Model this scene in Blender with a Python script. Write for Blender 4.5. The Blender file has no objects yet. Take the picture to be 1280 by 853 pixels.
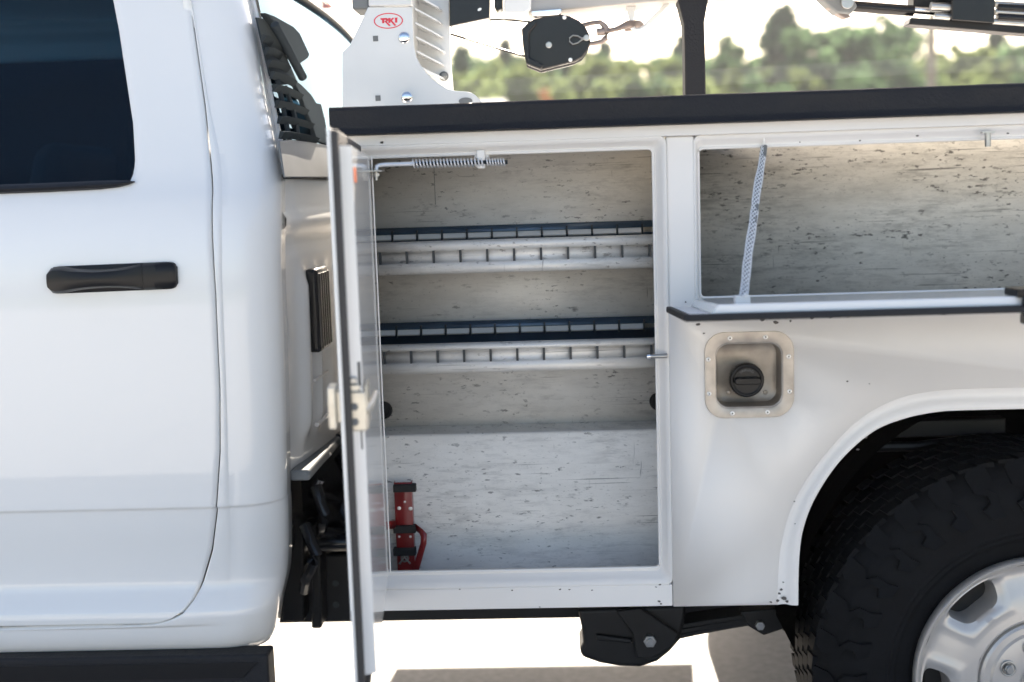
import bpy, bmesh, math, random
from mathutils import Vector, Matrix, noise
random.seed(7)
sc = bpy.context.scene
col = sc.collection
R = math.radians
PI = math.pi

# ------------------------------------------------------------------ camera
EYE = Vector((0.0, -2.41, 1.38))
RIGHT = Vector((0.99878253, 0.03768286, -0.031835))
UP = Vector((0.02696713, 0.12329568, 0.9920035))
FWD = Vector((-0.04130665, 0.99165426, -0.12212937))
FPX = 1500.0
cam = bpy.data.cameras.new("camera")
cam_ob = bpy.data.objects.new("camera", cam)
col.objects.link(cam_ob)
cam_ob.matrix_world = Matrix(((RIGHT.x, UP.x, -FWD.x, EYE.x), (RIGHT.y, UP.y, -FWD.y, EYE.y),
                              (RIGHT.z, UP.z, -FWD.z, EYE.z), (0, 0, 0, 1)))
cam.sensor_width = 36
cam.lens = 36 * FPX / 1280
cam.clip_start = 0.05
cam.clip_end = 3000
cam.dof.use_dof = True
cam.dof.focus_distance = 2.55
cam.dof.aperture_fstop = 1.9
sc.camera = cam_ob

# ------------------------------------------------------------------ light
SUN_EL = 32
SUN_AZ = 5.0     # degrees from straight behind the truck towards its rear
world = bpy.data.worlds.new("World")
sc.world = world
world.use_nodes = True
wn = world.node_tree
bg = wn.nodes["Background"]
sky = wn.nodes.new("ShaderNodeTexSky")
sky.sky_type = 'NISHITA'
sky.sun_disc = False
sky.sun_elevation = R(SUN_EL)
sky.sun_rotation = R(SUN_AZ)
sky.air_density = 1.0
sky.dust_density = 2.5
sky.ozone_density = 0.6
wn.links.new(sky.outputs[0], bg.inputs[0])
bg.inputs[1].default_value = 0.058
sl = bpy.data.lights.new("sun", 'SUN')
sl.energy = 5.0
sl.angle = R(0.5)
sl.color = (1.0, 0.90, 0.76)
so = bpy.data.objects.new("sun", sl)
so.rotation_euler = (-(PI / 2 - R(SUN_EL)), 0, -R(SUN_AZ))
so.location = (0, 20, 15)
col.objects.link(so)
sc.view_settings.view_transform = 'Standard'
sc.view_settings.look = 'None'
sc.view_settings.exposure = 2.47
sc.view_settings.gamma = 1.0
sc.view_settings.use_white_balance = True      # camera balanced for the shade
sc.view_settings.white_balance_temperature = 6720
sc.view_settings.white_balance_tint = 11.5
sc.cycles.max_bounces = 10
sc.cycles.diffuse_bounces = 5
sc.cycles.glossy_bounces = 5
sc.cycles.transparent_max_bounces = 12

GZ = -0.08       # ground level


def at(px, py, Y):
    """point of the place seen at a photo pixel, at the given depth Y"""
    d = RIGHT * ((px - 640) / FPX) + UP * ((426.5 - py) / FPX) + FWD
    return EYE + d * ((Y - EYE.y) / d.y)


# ------------------------------------------------------------------ materials
def mat(name, color, rough=0.5, metal=0.0, coat=0.0, spec=0.5, noise_amt=0.0, nscale=8.0, bump=0.0, bscale=200.0,
        color2=None, stretch=(1, 1, 1), coat_rough=0.05):
    m = bpy.data.materials.new(name)
    m.use_nodes = True
    nt = m.node_tree
    b = nt.nodes["Principled BSDF"]
    b.inputs["Base Color"].default_value = (*color, 1)
    b.inputs["Roughness"].default_value = rough
    b.inputs["Metallic"].default_value = metal
    b.inputs["Coat Weight"].default_value = coat
    b.inputs["Coat Roughness"].default_value = coat_rough
    b.inputs["Specular IOR Level"].default_value = spec
    tc = nt.nodes.new("ShaderNodeTexCoord")
    mp = nt.nodes.new("ShaderNodeMapping")
    mp.inputs["Scale"].default_value = stretch
    nt.links.new(tc.outputs["Object"], mp.inputs[0])
    if noise_amt or color2:
        n = nt.nodes.new("ShaderNodeTexNoise")
        n.inputs["Scale"].default_value = nscale
        n.inputs["Detail"].default_value = 6
        nt.links.new(mp.outputs[0], n.inputs["Vector"])
        r = nt.nodes.new("ShaderNodeValToRGB")
        c2 = color2 or tuple(c * (1 - noise_amt) for c in color)
        r.color_ramp.elements[0].position = 0.35
        r.color_ramp.elements[1].position = 0.65
        r.color_ramp.elements[0].color = (*c2, 1)
        r.color_ramp.elements[1].color = (*color, 1)
        nt.links.new(n.outputs[0], r.inputs[0])
        nt.links.new(r.outputs[0], b.inputs["Base Color"])
        mr = nt.nodes.new("ShaderNodeMapRange")
        mr.inputs[3].default_value = rough * 0.85
        mr.inputs[4].default_value = min(1, rough * 1.2)
        nt.links.new(n.outputs[0], mr.inputs[0])
        nt.links.new(mr.outputs[0], b.inputs["Roughness"])
    if bump:
        n2 = nt.nodes.new("ShaderNodeTexNoise")
        n2.inputs["Scale"].default_value = bscale
        n2.inputs["Detail"].default_value = 3
        nt.links.new(mp.outputs[0], n2.inputs["Vector"])
        bp = nt.nodes.new("ShaderNodeBump")
        bp.inputs["Strength"].default_value = bump
        bp.inputs["Distance"].default_value = 0.002
        nt.links.new(n2.outputs[0], bp.inputs["Height"])
        nt.links.new(bp.outputs[0], b.inputs["Normal"])
    return m


def scuffed(name, base, base2, dark, amount, rough=0.42, metal=0.0, seed=0.0, spec=0.5):
    """worn light painted sheet with stretched dark scuffs, scratches and grime"""
    m = bpy.data.materials.new(name)
    m.use_nodes = True
    nt = m.node_tree
    L = nt.links.new
    b = nt.nodes["Principled BSDF"]
    b.inputs["Metallic"].default_value = metal
    b.inputs["Specular IOR Level"].default_value = spec
    tc = nt.nodes.new("ShaderNodeTexCoord")

    def nz(scale, stretch, detail, off, dist=0.0, rgh=0.6):
        mp = nt.nodes.new("ShaderNodeMapping")
        mp.inputs["Scale"].default_value = stretch
        mp.inputs["Location"].default_value = (off + seed, off * .7, off * .3 - seed)
        L(tc.outputs["Object"], mp.inputs[0])
        n = nt.nodes.new("ShaderNodeTexNoise")
        n.inputs["Scale"].default_value = scale
        n.inputs["Detail"].default_value = detail
        n.inputs["Roughness"].default_value = rgh
        n.inputs["Distortion"].default_value = dist
        L(mp.outputs[0], n.inputs["Vector"])
        return n.outputs[0]

    def ramp(inp, p0, p1, c0=(0, 0, 0, 1), c1=(1, 1, 1, 1)):
        r = nt.nodes.new("ShaderNodeValToRGB")
        r.color_ramp.elements[0].position = p0
        r.color_ramp.elements[1].position = p1
        r.color_ramp.elements[0].color = c0
        r.color_ramp.elements[1].color = c1
        L(inp, r.inputs[0])
        return r.outputs[0]

    def mul(a, bb, k=None):
        x = nt.nodes.new("ShaderNodeMath")
        x.operation = 'MULTIPLY'
        L(a, x.inputs[0])
        if k is None:
            L(bb, x.inputs[1])
        else:
            x.inputs[1].default_value = k
        return x.outputs[0]

    def mx(a, bb):
        x = nt.nodes.new("ShaderNodeMath")
        x.operation = 'MAXIMUM'
        L(a, x.inputs[0])
        L(bb, x.inputs[1])
        return x.outputs[0]
    g = max(0, amount - 1)
    big = ramp(nz(3.4, (1, 1, 1.7), 4, 3.1), 0.40 - g * .24, 0.60 - g * .2)
    streak = mul(ramp(nz(15, (1, 1, 5.0), 9, 1.7, 0.0, 0.74), 0.53 - 0.05 * amount, 0.68), big)
    patch = mul(ramp(nz(22, (1, 1, 2.8), 9, 7.7, 0.1, 0.74), 0.575 - g * .14, 0.70 - g * .12), ramp(nz(4.2, (1, 1, 1.5), 3, 9.4), 0.46 - g * .30, 0.62 - g * .25))
    scratch = mul(ramp(nz(7, (0.5, 1, 42), 3, 5.5, 0.05), 0.63, 0.68), ramp(nz(4, (1, 1, 3), 2, 2.2), 0.48, 0.58))
    vert = mul(ramp(nz(9, (16, 1, 1.2), 2, 6.1, 0.2), 0.68, 0.72), ramp(nz(5, (1, 1, 1), 2, 12.2), 0.56, 0.62))
    fine = ramp(nz(120, (1, 1, 1.8), 2, 4.4), 0.64, 0.74)
    flake = mul(ramp(nz(44, (1, 1, 2.7), 5, 21.3, 0.1, 0.62), 0.60 - g * .05, 0.645 - g * .05), ramp(nz(6, (1, 1, 1.8), 3, 17.9), 0.44 - g * .1, 0.58 - g * .1))
    d = mx(mul(streak, None, 0.45), mx(mul(flake, None, 0.85), mx(mul(patch, None, 0.6), mx(mul(scratch, None, 0.85), mx(mul(vert, None, 0.7), mul(fine, None, 0.4))))))
    d = mul(d, None, min(1.0, amount))
    mixb = nt.nodes.new("ShaderNodeMix")
    mixb.data_type = 'RGBA'
    L(ramp(nz(7, (1, 1, 3), 6, 6.6), 0.35, 0.65), mixb.inputs[0])
    mixb.inputs[6].default_value = (*base, 1)
    mixb.inputs[7].default_value = (*base2, 1)
    mixd = nt.nodes.new("ShaderNodeMix")
    mixd.data_type = 'RGBA'
    L(d, mixd.inputs[0])
    L(mixb.outputs[2], mixd.inputs[6])
    mixd.inputs[7].default_value = (*dark, 1)
    L(mixd.outputs[2], b.inputs["Base Color"])
    mr = nt.nodes.new("ShaderNodeMapRange")
    mr.inputs[3].default_value = rough
    mr.inputs[4].default_value = rough + 0.25
    L(d, mr.inputs[0])
    L(mr.outputs[0], b.inputs["Roughness"])
    bp = nt.nodes.new("ShaderNodeBump")
    bp.inputs["Strength"].default_value = 0.12
    bp.inputs["Distance"].default_value = 0.003
    L(nz(3.5, (1, 1, 1.5), 3, 8.8), bp.inputs["Height"])
    L(bp.outputs[0], b.inputs["Normal"])
    return m


M = {}
M['cab'] = mat('cab white paint', (0.80, 0.80, 0.79), 0.30, coat=1.0, coat_rough=0.03)
M['white'] = mat('body white paint', (0.82, 0.795, 0.765), 0.48, coat=0.18, coat_rough=0.32, noise_amt=0.04, nscale=5)
M['door_in'] = mat('door inner white paint', (0.78, 0.78, 0.77), 0.25, coat=0.8, coat_rough=0.10, bump=.03, bscale=14)
M['crane'] = mat('crane white paint', (0.72, 0.73, 0.73), 0.4, coat=0.2, noise_amt=0.05, nscale=9)
M['liner'] = scuffed('upper liner', (0.87, 0.85, 0.815), (0.76, 0.74, 0.705), (0.10, 0.095, 0.09), 0.95, 0.30, 0.0, spec=0.7)
M['liner_low'] = scuffed('lower liner', (0.85, 0.83, 0.80), (0.76, 0.74, 0.71), (0.07, 0.07, 0.07), 0.9, 0.42, 0.0, 13.0)
M['liner_right'] = scuffed('right liner', (0.87, 0.85, 0.815), (0.76, 0.745, 0.71), (0.05, 0.047, 0.045), 1.22, 0.33, 0.0, 31.0)
M['alu'] = scuffed('shelf alloy', (0.72, 0.70, 0.66), (0.60, 0.58, 0.55), (0.22, 0.20, 0.18), 0.9, 0.36, 0.2, 5.0)
M['shelf_in'] = mat('shelf tray steel', (0.07, 0.12, 0.19), 0.3, metal=0.3, noise_amt=0.3, nscale=14)
M['slot'] = mat('slot dark', (0.02, 0.025, 0.03), 0.5)
M['liner_black'] = mat('spray liner black', (0.015, 0.0155, 0.0185), 0.6, spec=0.25, bump=0.9, bscale=190)
M['rubber'] = mat('black rubber', (0.018, 0.018, 0.02), 0.6, spec=0.35, noise_amt=0.3, nscale=30)
M['tyre'] = mat('tyre rubber', (0.008, 0.0085, 0.010), 0.7, spec=0.12, noise_amt=0.35, nscale=18, bump=0.15, bscale=120)
M['plastic'] = mat('black plastic', (0.008, 0.008, 0.009), 0.30, spec=0.28, bump=0.12, bscale=500)
M['gloss_black'] = mat('gloss black', (0.007, 0.007, 0.009), 0.2, spec=0.4, noise_amt=0.2, nscale=10)
M['chassis'] = mat('chassis black', (0.007, 0.007, 0.008), 0.42, spec=0.35, noise_amt=0.4, nscale=14)
M['well'] = mat('wheel well black', (0.004, 0.004, 0.004), 0.9, spec=0.0)
M['seal'] = mat('grey rubber seal', (0.035, 0.034, 0.035), 0.6)
M['steel'] = mat('zinc steel', (0.45, 0.45, 0.44), 0.3, metal=0.9, noise_amt=0.15, nscale=40)
M['stainless'] = mat('worn stainless', (0.53, 0.48, 0.425), 0.40, metal=0.55, color2=(0.34, 0.305, 0.27), nscale=22)
M['cup'] = mat('fuel cup', (0.46, 0.41, 0.355), 0.4, metal=0.55, color2=(0.32, 0.28, 0.24), nscale=20)
M['rivet'] = mat('rivet', (0.85, 0.83, 0.8), 0.3, metal=0.3)
M['chrome'] = mat('chrome', (0.8, 0.8, 0.8), 0.06, metal=1.0)
M['rim'] = mat('rim alloy paint', (0.54, 0.51, 0.48), 0.36, metal=0.45, coat=0.3, noise_amt=0.05, nscale=20)
M['red'] = mat('red painted steel', (0.26, 0.010, 0.012), 0.3, coat=0.4, noise_amt=0.35, nscale=16)
M['red_ink'] = mat('red ink', (0.75, 0.03, 0.06), 0.4)
M['red_lens'] = mat('red lens', (0.7, 0.02, 0.02), 0.15, coat=1)
M['orange'] = mat('orange reflector', (0.8, 0.2, 0.08), 0.3)
M['cream'] = mat('sunlit latch zinc', (0.72, 0.67, 0.57), 0.35, metal=0.5, noise_amt=.15, nscale=60)  # warm sunlight on plain zinc is put into this cream
M['spring'] = mat('spring white zinc', (0.75, 0.76, 0.78), 0.3, metal=0.5)
M['rust'] = mat('rusty hook steel', (0.30, 0.25, 0.23), 0.5, metal=0.5, color2=(0.16, 0.13, 0.12), nscale=30)
M['louvre'] = mat('louvre dark grey', (0.035, 0.043, 0.05), 0.8, spec=0.0)
M['greypanel'] = mat('grey panel', (0.20, 0.21, 0.215), 0.6, spec=0.1, noise_amt=0.15, nscale=6)
M['chip'] = mat('paint chip', (0.09, 0.08, 0.075), 0.7)
M['cloth'] = mat('seat cloth', (0.05, 0.055, 0.06), 0.8)
M['sleeve'] = mat('sleeve', (0.75, 0.77, 0.8), 0.5)
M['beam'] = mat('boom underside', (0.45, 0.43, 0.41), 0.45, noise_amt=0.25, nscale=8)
M['wood'] = mat('weathered pole', (0.30, 0.24, 0.20), 0.8, noise_amt=0.3, nscale=12, stretch=(1, 1, 0.1))
M['wire'] = mat('aluminium wire', (0.7, 0.7, 0.68), 0.5)
M['bark'] = mat('bark', (0.14, 0.11, 0.085), 0.9, noise_amt=0.4, nscale=10, stretch=(1, 1, 0.2))
M['shingle'] = mat('grey roof shingle', (0.22, 0.24, 0.27), 0.8, noise_amt=0.25, nscale=3)
M['siding'] = mat('pale siding', (0.6, 0.6, 0.57), 0.7, noise_amt=0.1, nscale=2)
M['darkpane'] = mat('window pane', (0.02, 0.025, 0.03), 0.1)


def concrete():
    m = mat('concrete', (0.47, 0.465, 0.46), 0.85, color2=(0.36, 0.357, 0.353), nscale=38, bump=0.3, bscale=90)
    return m


M['concrete'] = concrete()
M['grass'] = mat('grass', (0.09, 0.12, 0.035), 0.9, color2=(0.14, 0.15, 0.06), nscale=0.7, bump=0.5, bscale=8)


def glass(name, tint, gloss_rough=0.0):
    m = bpy.data.materials.new(name)
    m.use_nodes = True
    nt = m.node_tree
    nt.nodes.clear()
    out = nt.nodes.new("ShaderNodeOutputMaterial")
    tr = nt.nodes.new("ShaderNodeBsdfTransparent")
    tr.inputs[0].default_value = (*tint, 1)
    gl = nt.nodes.new("ShaderNodeBsdfGlossy")
    gl.inputs["Roughness"].default_value = gloss_rough
    gl.inputs[0].default_value = (0.55, 0.8, 1.0, 1)
    fr = nt.nodes.new("ShaderNodeFresnel")
    fr.inputs[0].default_value = 1.36
    mx = nt.nodes.new("ShaderNodeMixShader")
    nt.links.new(fr.outputs[0], mx.inputs[0])
    nt.links.new(tr.outputs[0], mx.inputs[1])
    nt.links.new(gl.outputs[0], mx.inputs[2])
    nt.links.new(mx.outputs[0], out.inputs[0])
    return m


M['glass'] = glass('tinted glass', (0.02, 0.07, 0.13))
M['glass_far'] = glass('dark tinted glass', (0.003, 0.006, 0.010))


def leafmat(name, c1, c2):
    m = bpy.data.materials.new(name)
    m.use_nodes = True
    nt = m.node_tree
    nt.nodes.clear()
    L = nt.links.new
    out = nt.nodes.new("ShaderNodeOutputMaterial")
    tc = nt.nodes.new("ShaderNodeTexCoord")
    oi = nt.nodes.new("ShaderNodeObjectInfo")
    n = nt.nodes.new("ShaderNodeTexNoise")
    n.inputs["Scale"].default_value = 0.9
    n.inputs["Detail"].default_value = 4
    L(tc.outputs["Object"], n.inputs["Vector"])
    r = nt.nodes.new("ShaderNodeValToRGB")
    r.color_ramp.elements[0].position = 0.35
    r.color_ramp.elements[1].position = 0.65
    r.color_ramp.elements[0].color = (*c1, 1)
    r.color_ramp.elements[1].color = (*c2, 1)
    L(n.outputs[0], r.inputs[0])
    hs = nt.nodes.new("ShaderNodeHueSaturation")
    mr = nt.nodes.new("ShaderNodeMapRange")
    mr.inputs[3].default_value = 0.75
    mr.inputs[4].default_value = 1.25
    L(oi.outputs["Random"], mr.inputs[0])
    L(mr.outputs[0], hs.inputs["Value"])
    L(r.outputs[0], hs.inputs["Color"])
    df = nt.nodes.new("ShaderNodeBsdfDiffuse")
    tl = nt.nodes.new("ShaderNodeBsdfTranslucent")
    L(hs.outputs[0], df.inputs[0])
    L(hs.outputs[0], tl.inputs[0])
    mx = nt.nodes.new("ShaderNodeMixShader")
    mx.inputs[0].default_value = 0.6
    L(df.outputs[0], mx.inputs[1])
    L(tl.outputs[0], mx.inputs[2])
    L(mx.outputs[0], out.inputs[0])
    return m


M['leaf_dark'] = leafmat('dark leaves', (0.08, 0.14, 0.09), (0.12, 0.18, 0.11))
M['leaf_mid'] = leafmat('mid leaves', (0.09, 0.16, 0.08), (0.14, 0.22, 0.11))
M['leaf_light'] = leafmat('yellow green leaves', (0.15, 0.20, 0.08), (0.24, 0.29, 0.12))
M['leaf_red'] = leafmat('red autumn leaves', (0.28, 0.12, 0.06), (0.36, 0.16, 0.08))


# ------------------------------------------------------------------ mesh builder
class MB:
    def __init__(s):
        s.v = []
        s.f = []

    def add(s, vs, fs):
        o = len(s.v)
        s.v += [Vector(p) for p in vs]
        s.f += [tuple(i + o for i in f) for f in fs]
        return s

    def box(s, x0, x1, y0, y1, z0, z1):
        return s.add([(x0, y0, z0), (x1, y0, z0), (x1, y1, z0), (x0, y1, z0), (x0, y0, z1), (x1, y0, z1), (x1, y1, z1), (x0, y1, z1)],
                     [(0, 3, 2, 1), (4, 5, 6, 7), (0, 1, 5, 4), (1, 2, 6, 5), (2, 3, 7, 6), (3, 0, 4, 7)])

    def hexa(s, pts):
        return s.add(pts, [(0, 3, 2, 1), (4, 5, 6, 7), (0, 1, 5, 4), (1, 2, 6, 5), (2, 3, 7, 6), (3, 0, 4, 7)])

    def prism(s, poly, y0, y1):
        """poly of (x,z) extruded along Y; counter-clockwise seen from -Y"""
        n = len(poly)
        a = sum(poly[i][0] * poly[(i + 1) % n][1] - poly[(i + 1) % n][0] * poly[i][1] for i in range(n))
        if a < 0:
            poly = poly[::-1]
        vs = [(p[0], y0, p[1]) for p in poly] + [(p[0], y1, p[1]) for p in poly]
        fs = [tuple(range(n)), tuple(range(2 * n - 1, n - 1, -1))]
        fs += [(i + n, (i + 1) % n + n, (i + 1) % n, i) for i in range(n)]
        return s.add(vs, fs)

    def cyl(s, p0, p1, r0, r1=None, n=20, caps=True):
        r1 = r0 if r1 is None else r1
        p0 = Vector(p0)
        p1 = Vector(p1)
        ax = (p1 - p0).normalized()
        t = Vector((0, 0, 1)) if abs(ax.z) < 0.9 else Vector((1, 0, 0))
        u = ax.cross(t).normalized()
        w = ax.cross(u)
        vs = []
        for p, r in ((p0, r0), (p1, r1)):
            for i in range(n):
                a = 2 * PI * i / n
                vs.append(p + u * math.cos(a) * r + w * math.sin(a) * r)
        fs = [(i, (i + 1) % n, (i + 1) % n + n, i + n) for i in range(n)]
        if caps:
            fs += [tuple(range(n - 1, -1, -1)), tuple(range(n, 2 * n))]
        return s.add(vs, fs)

    def tube(s, path, r, n=10, flat=1.0):
        path = [Vector(p) for p in path]
        rings = []
        up0 = Vector((0, 0, 1))
        for i, p in enumerate(path):
            d = (path[min(i + 1, len(path) - 1)] - path[max(i - 1, 0)]).normalized()
            t = up0 if abs(d.dot(up0)) < 0.95 else Vector((1, 0, 0))
            u = d.cross(t).normalized()
            w = d.cross(u)
            rr = r[i] if isinstance(r, (list, tuple)) else r
            rings.append([p + u * math.cos(2 * PI * k / n) * rr + w * math.sin(2 * PI * k / n) * rr * flat for k in range(n)])
        o = []
        for g in rings:
            o += g
        fs = []
        for i in range(len(rings) - 1):
            for k in range(n):
                fs.append((i * n + k, i * n + (k + 1) % n, (i + 1) * n + (k + 1) % n, (i + 1) * n + k))
        fs.append(tuple(range(n - 1, -1, -1)))
        fs.append(tuple(range((len(rings) - 1) * n, len(rings) * n)))
        return s.add(o, fs)

    def grid(s, rows, close=False):
        n = len(rows[0])
        vs = [p for r in rows for p in r]
        fs = []
        for i in range(len(rows) - 1):
            for k in range(n if close else n - 1):
                fs.append((i * n + k, i * n + (k + 1) % n, (i + 1) * n + (k + 1) % n, (i + 1) * n + k))
        return s.add(vs, fs)

    def revolve_y(s, prof, cx, cz, n=96):
        """profile of (r, y) turned about an axis parallel to Y"""
        rows = []
        for r, y in prof:
            rows.append([(cx + r * math.cos(2 * PI * k / n), y, cz + r * math.sin(2 * PI * k / n)) for k in range(n)])
        return s.grid(rows, True)


ORIG = {}


def rootloc(o):
    while o is not None:
        if o.name in ORIG:
            return ORIG[o.name]
        o = o.parent
    return Vector((0, 0, 0))


def mesh_of(name, mb, off, smooth=35, weld=0):
    me = bpy.data.meshes.new(name)
    me.from_pydata([tuple(p - off) for p in mb.v], [], mb.f)
    bm = bmesh.new()
    bm.from_mesh(me)
    if weld:
        bmesh.ops.remove_doubles(bm, verts=bm.verts, dist=weld)
    bmesh.ops.recalc_face_normals(bm, faces=bm.faces)
    bm.to_mesh(me)
    bm.free()
    if smooth:
        for p in me.polygons:
            p.use_smooth = True
        me.set_sharp_from_angle(angle=R(smooth))
    me.update()
    return me


def part(name, mb, m, parent=None, bevel=0.0, seg=2, smooth=35, solid=0.0, solid_off=-1.0, subsurf=0, label=None, kind=None, weld=0):
    off = rootloc(parent)
    me = mesh_of(name, mb, off, smooth, weld)
    me.materials.append(m)
    o = bpy.data.objects.new(name, me)
    col.objects.link(o)
    if parent is not None:
        o.parent = parent
    if solid:
        md = o.modifiers.new("s", 'SOLIDIFY')
        md.thickness = solid
        md.offset = solid_off
    if bevel:
        md = o.modifiers.new("b", 'BEVEL')
        md.width = bevel
        md.segments = seg
        md.limit_method = 'ANGLE'
        md.angle_limit = R(40)
    if subsurf:
        md = o.modifiers.new("u", 'SUBSURF')
        md.levels = subsurf
        md.render_levels = subsurf
    if label:
        o['label'] = label
    if kind:
        o['kind'] = kind
    return o


def dup(o, delta=(0, 0, 0), rot=None, parent=None):
    c = o.copy()
    col.objects.link(c)
    c.parent = parent or o.parent
    c.location = o.location + Vector(delta)
    if rot is not None:
        c.rotation_euler = rot
    return c


def thing(name, label, cat, loc=(0, 0, 0), group=None):
    o = bpy.data.objects.new(name, None)
    col.objects.link(o)
    o.location = loc
    o.empty_display_size = 0.1
    o['label'] = label
    o['category'] = cat
    if group:
        o['group'] = group
    ORIG[o.name] = Vector(loc)
    return o


def interp(tbl, x):
    if x <= tbl[0][0]:
        return tbl[0][1]
    for (a, b), (c, d) in zip(tbl, tbl[1:]):
        if x <= c:
            return b + (d - b) * (x - a) / (c - a)
    return tbl[-1][1]


def sinterp(tbl, x):
    """Catmull-like smooth interpolation"""
    n = len(tbl)
    if x <= tbl[0][0]:
        return tbl[0][1]
    if x >= tbl[-1][0]:
        return tbl[-1][1]
    for i in range(n - 1):
        x0, y0 = tbl[i]
        x1, y1 = tbl[i + 1]
        if x <= x1:
            m0 = (y1 - tbl[i - 1][1]) / (x1 - tbl[i - 1][0]) if i > 0 else (y1 - y0) / (x1 - x0)
            m1 = (tbl[i + 2][1] - y0) / (tbl[i + 2][0] - x0) if i < n - 2 else (y1 - y0) / (x1 - x0)
            h = x1 - x0
            t = (x - x0) / h
            return ((2 * t**3 - 3 * t**2 + 1) * y0 + (t**3 - 2 * t**2 + t) * h * m0 + (-2 * t**3 + 3 * t**2) * y1 + (t**3 - t**2) * h * m1)


def rrect(x0, x1, z0, z1, r, n=8):
    pts = []
    for cx, cz, a0 in ((x1 - r, z1 - r, 0), (x0 + r, z1 - r, 90), (x0 + r, z0 + r, 180), (x1 - r, z0 + r, 270)):
        for i in range(n + 1):
            a = R(a0 + 90 * i / n)
            pts.append((cx + r * math.cos(a), cz + r * math.sin(a)))
    return pts


def disc(x, z, y, r, dome, n=20):
    """domed bolt head facing -Y"""
    mb = MB()
    prof = [(r, y), (r * 0.97, y - dome * 0.45), (r * 0.8, y - dome * 0.75), (r * 0.45, y - dome * 0.95), (0.0001, y - dome)]
    mb.revolve_y(prof, x, z, n)
    return mb


# ------------------------------------------------------------------ ground
def sheet(name, x0, x1, y0, y1, z, m, n=1):
    mb = MB()
    mb.add([(x0, y0, z), (x1, y0, z), (x1, y1, z), (x0, y1, z)], [(0, 1, 2, 3)])
    o = part(name, mb, m, smooth=0)
    o['kind'] = 'structure'
    return o


sheet('ground', -1200, 1200, -1200, 1200, GZ - 0.03, M['grass'])
lot = bpy.data.objects.new('concrete_lot', None)
bpy.data.objects.remove(lot)
mb = MB()
# concrete slabs with recessed joints
xs = [-43.7 + 4.6 * i for i in range(20)]
ys = [-39.6 + 4.6 * i for i in range(18)]
for i in range(len(xs) - 1):
    for j in range(len(ys) - 1):
        a, b, c, d = xs[i] + .006, xs[i + 1] - .006, ys[j] + .006, ys[j + 1] - .006
        mb.add([(a, c, GZ), (b, c, GZ), (b, d, GZ), (a, d, GZ)], [(0, 1, 2, 3)])
lot = part('concrete_lot', mb, M['concrete'], smooth=0, kind='structure')
sheet('joint_bed', -43.7, 43.7, -39.6, 38.6, GZ - 0.012, M['concrete'])

# ------------------------------------------------------------------ truck
truck = thing('service_truck', 'white service truck with an open tool compartment behind its crew cab', 'truck', (0, 1.0, GZ))

# ---- cab ----
PROF = [(0.36, .20), (0.395, .11), (0.417, .052), (0.435, .026), (0.465, .012), (0.49, .005), (0.518, .0), (0.535, .006), (0.568, .026), (0.585, .029), (0.64, .024),
        (0.70, .0135), (0.740, .0075), (0.7475, .0055), (0.7505, .0015), (0.7535, -.0005), (0.77, -.001), (0.85, -.004), (1.0, -.006), (1.15, -.004), (1.25, .000), (1.33, .010), (1.385, .026), (1.42, .045), (1.46, .062),
        (1.6, .108), (1.83, .19), (1.90, .235), (1.95, .31), (1.985, .45), (2.0, .65)]


def yside(z):
    return sinterp(PROF, z)


SEAM = [(-1.75, .493), (-.93, .499), (-.885, .502), (-.86, .506), (-.838, .513), (-.815, .527), (-.795, .550), (-.778, .581), (-.75, .655), (-.731, .739), (-.713, .87),
        (-.705, 1.0), (-.7025, 1.2), (-.706, 1.40), (-.73, 1.58), (-.77, 1.805), (-.79, 1.90), (-.80, 1.95)]
SEAMQ = []
for i, p in enumerate(SEAM):
    a = Vector(SEAM[max(i - 1, 0)])
    b = Vector(SEAM[min(i + 1, len(SEAM) - 1)])
    d = (b - a).normalized()
    n2 = Vector((d.y, -d.x))
    SEAMQ.append((p[0] + n2.x * 0.0042, p[1] + n2.y * 0.0042))


def seamx(tbl, z):
    return interp([(q[1], q[0]) for q in tbl], z)


XR = [(0.36, -.70), (0.40, -.672), (0.45, -.645), (0.6, -.612), (0.9, -.592), (1.2, -.585), (1.42, -.585), (1.6, -.622), (1.83, -.672), (1.93, -.72), (2.0, -.85)]


def xrear(z):
    return sinterp(XR, z)


def zrows(z0, z1, step=0.02, extra=()):
    zs = set()
    n = max(1, int(round((z1 - z0) / step)))
    for i in range(n + 1):
        zs.add(round(z0 + (z1 - z0) * i / n, 5))
    for e in extra:
        if z0 < e < z1:
            zs.add(e)
    return sorted(zs)


# door skin below the belt, then the frame beside the window
mb = MB()
rows = []
for z in zrows(0.502, 1.428, 0.012, (.504, .506, .513, .527, .7415, .745, .7475, .749, .7505, .752, .7535, .756)):
    xr = seamx(SEAM, z)
    xm = min(-.878, xr - .04)
    rows.append([(-1.75 + (xm + 1.75) * k / 20, yside(z), z) for k in range(20)] + [(xm + (xr - xm) * k / 12, yside(z), z) for k in range(13)])
mb.grid(rows)
WIN = [(1.428, -.878), (1.445, -.872), (1.47, -.870), (1.55, -.878), (1.65, -.898), (1.75, -.918), (1.82, -.936), (1.86, -.955), (1.89, -1.0)]
rows = []
for z in zrows(1.428, 1.945, 0.015):
    xr = seamx(SEAM, z)
    xl = interp(WIN, z) if z < 1.89 else -1.75
    rows.append([(xl + (xr - xl) * k / 12, yside(z), z) for k in range(13)])
mb.grid([r for r in rows if r[0][2] < 1.885])
mb.grid([r for r in rows if r[0][2] > 1.86 and r[0][0] < -1.5])
cab_door = part('rear_cab_door', mb, M['cab'], truck, solid=0.02, solid_off=-1.0, smooth=30, weld=.0003)
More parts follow.
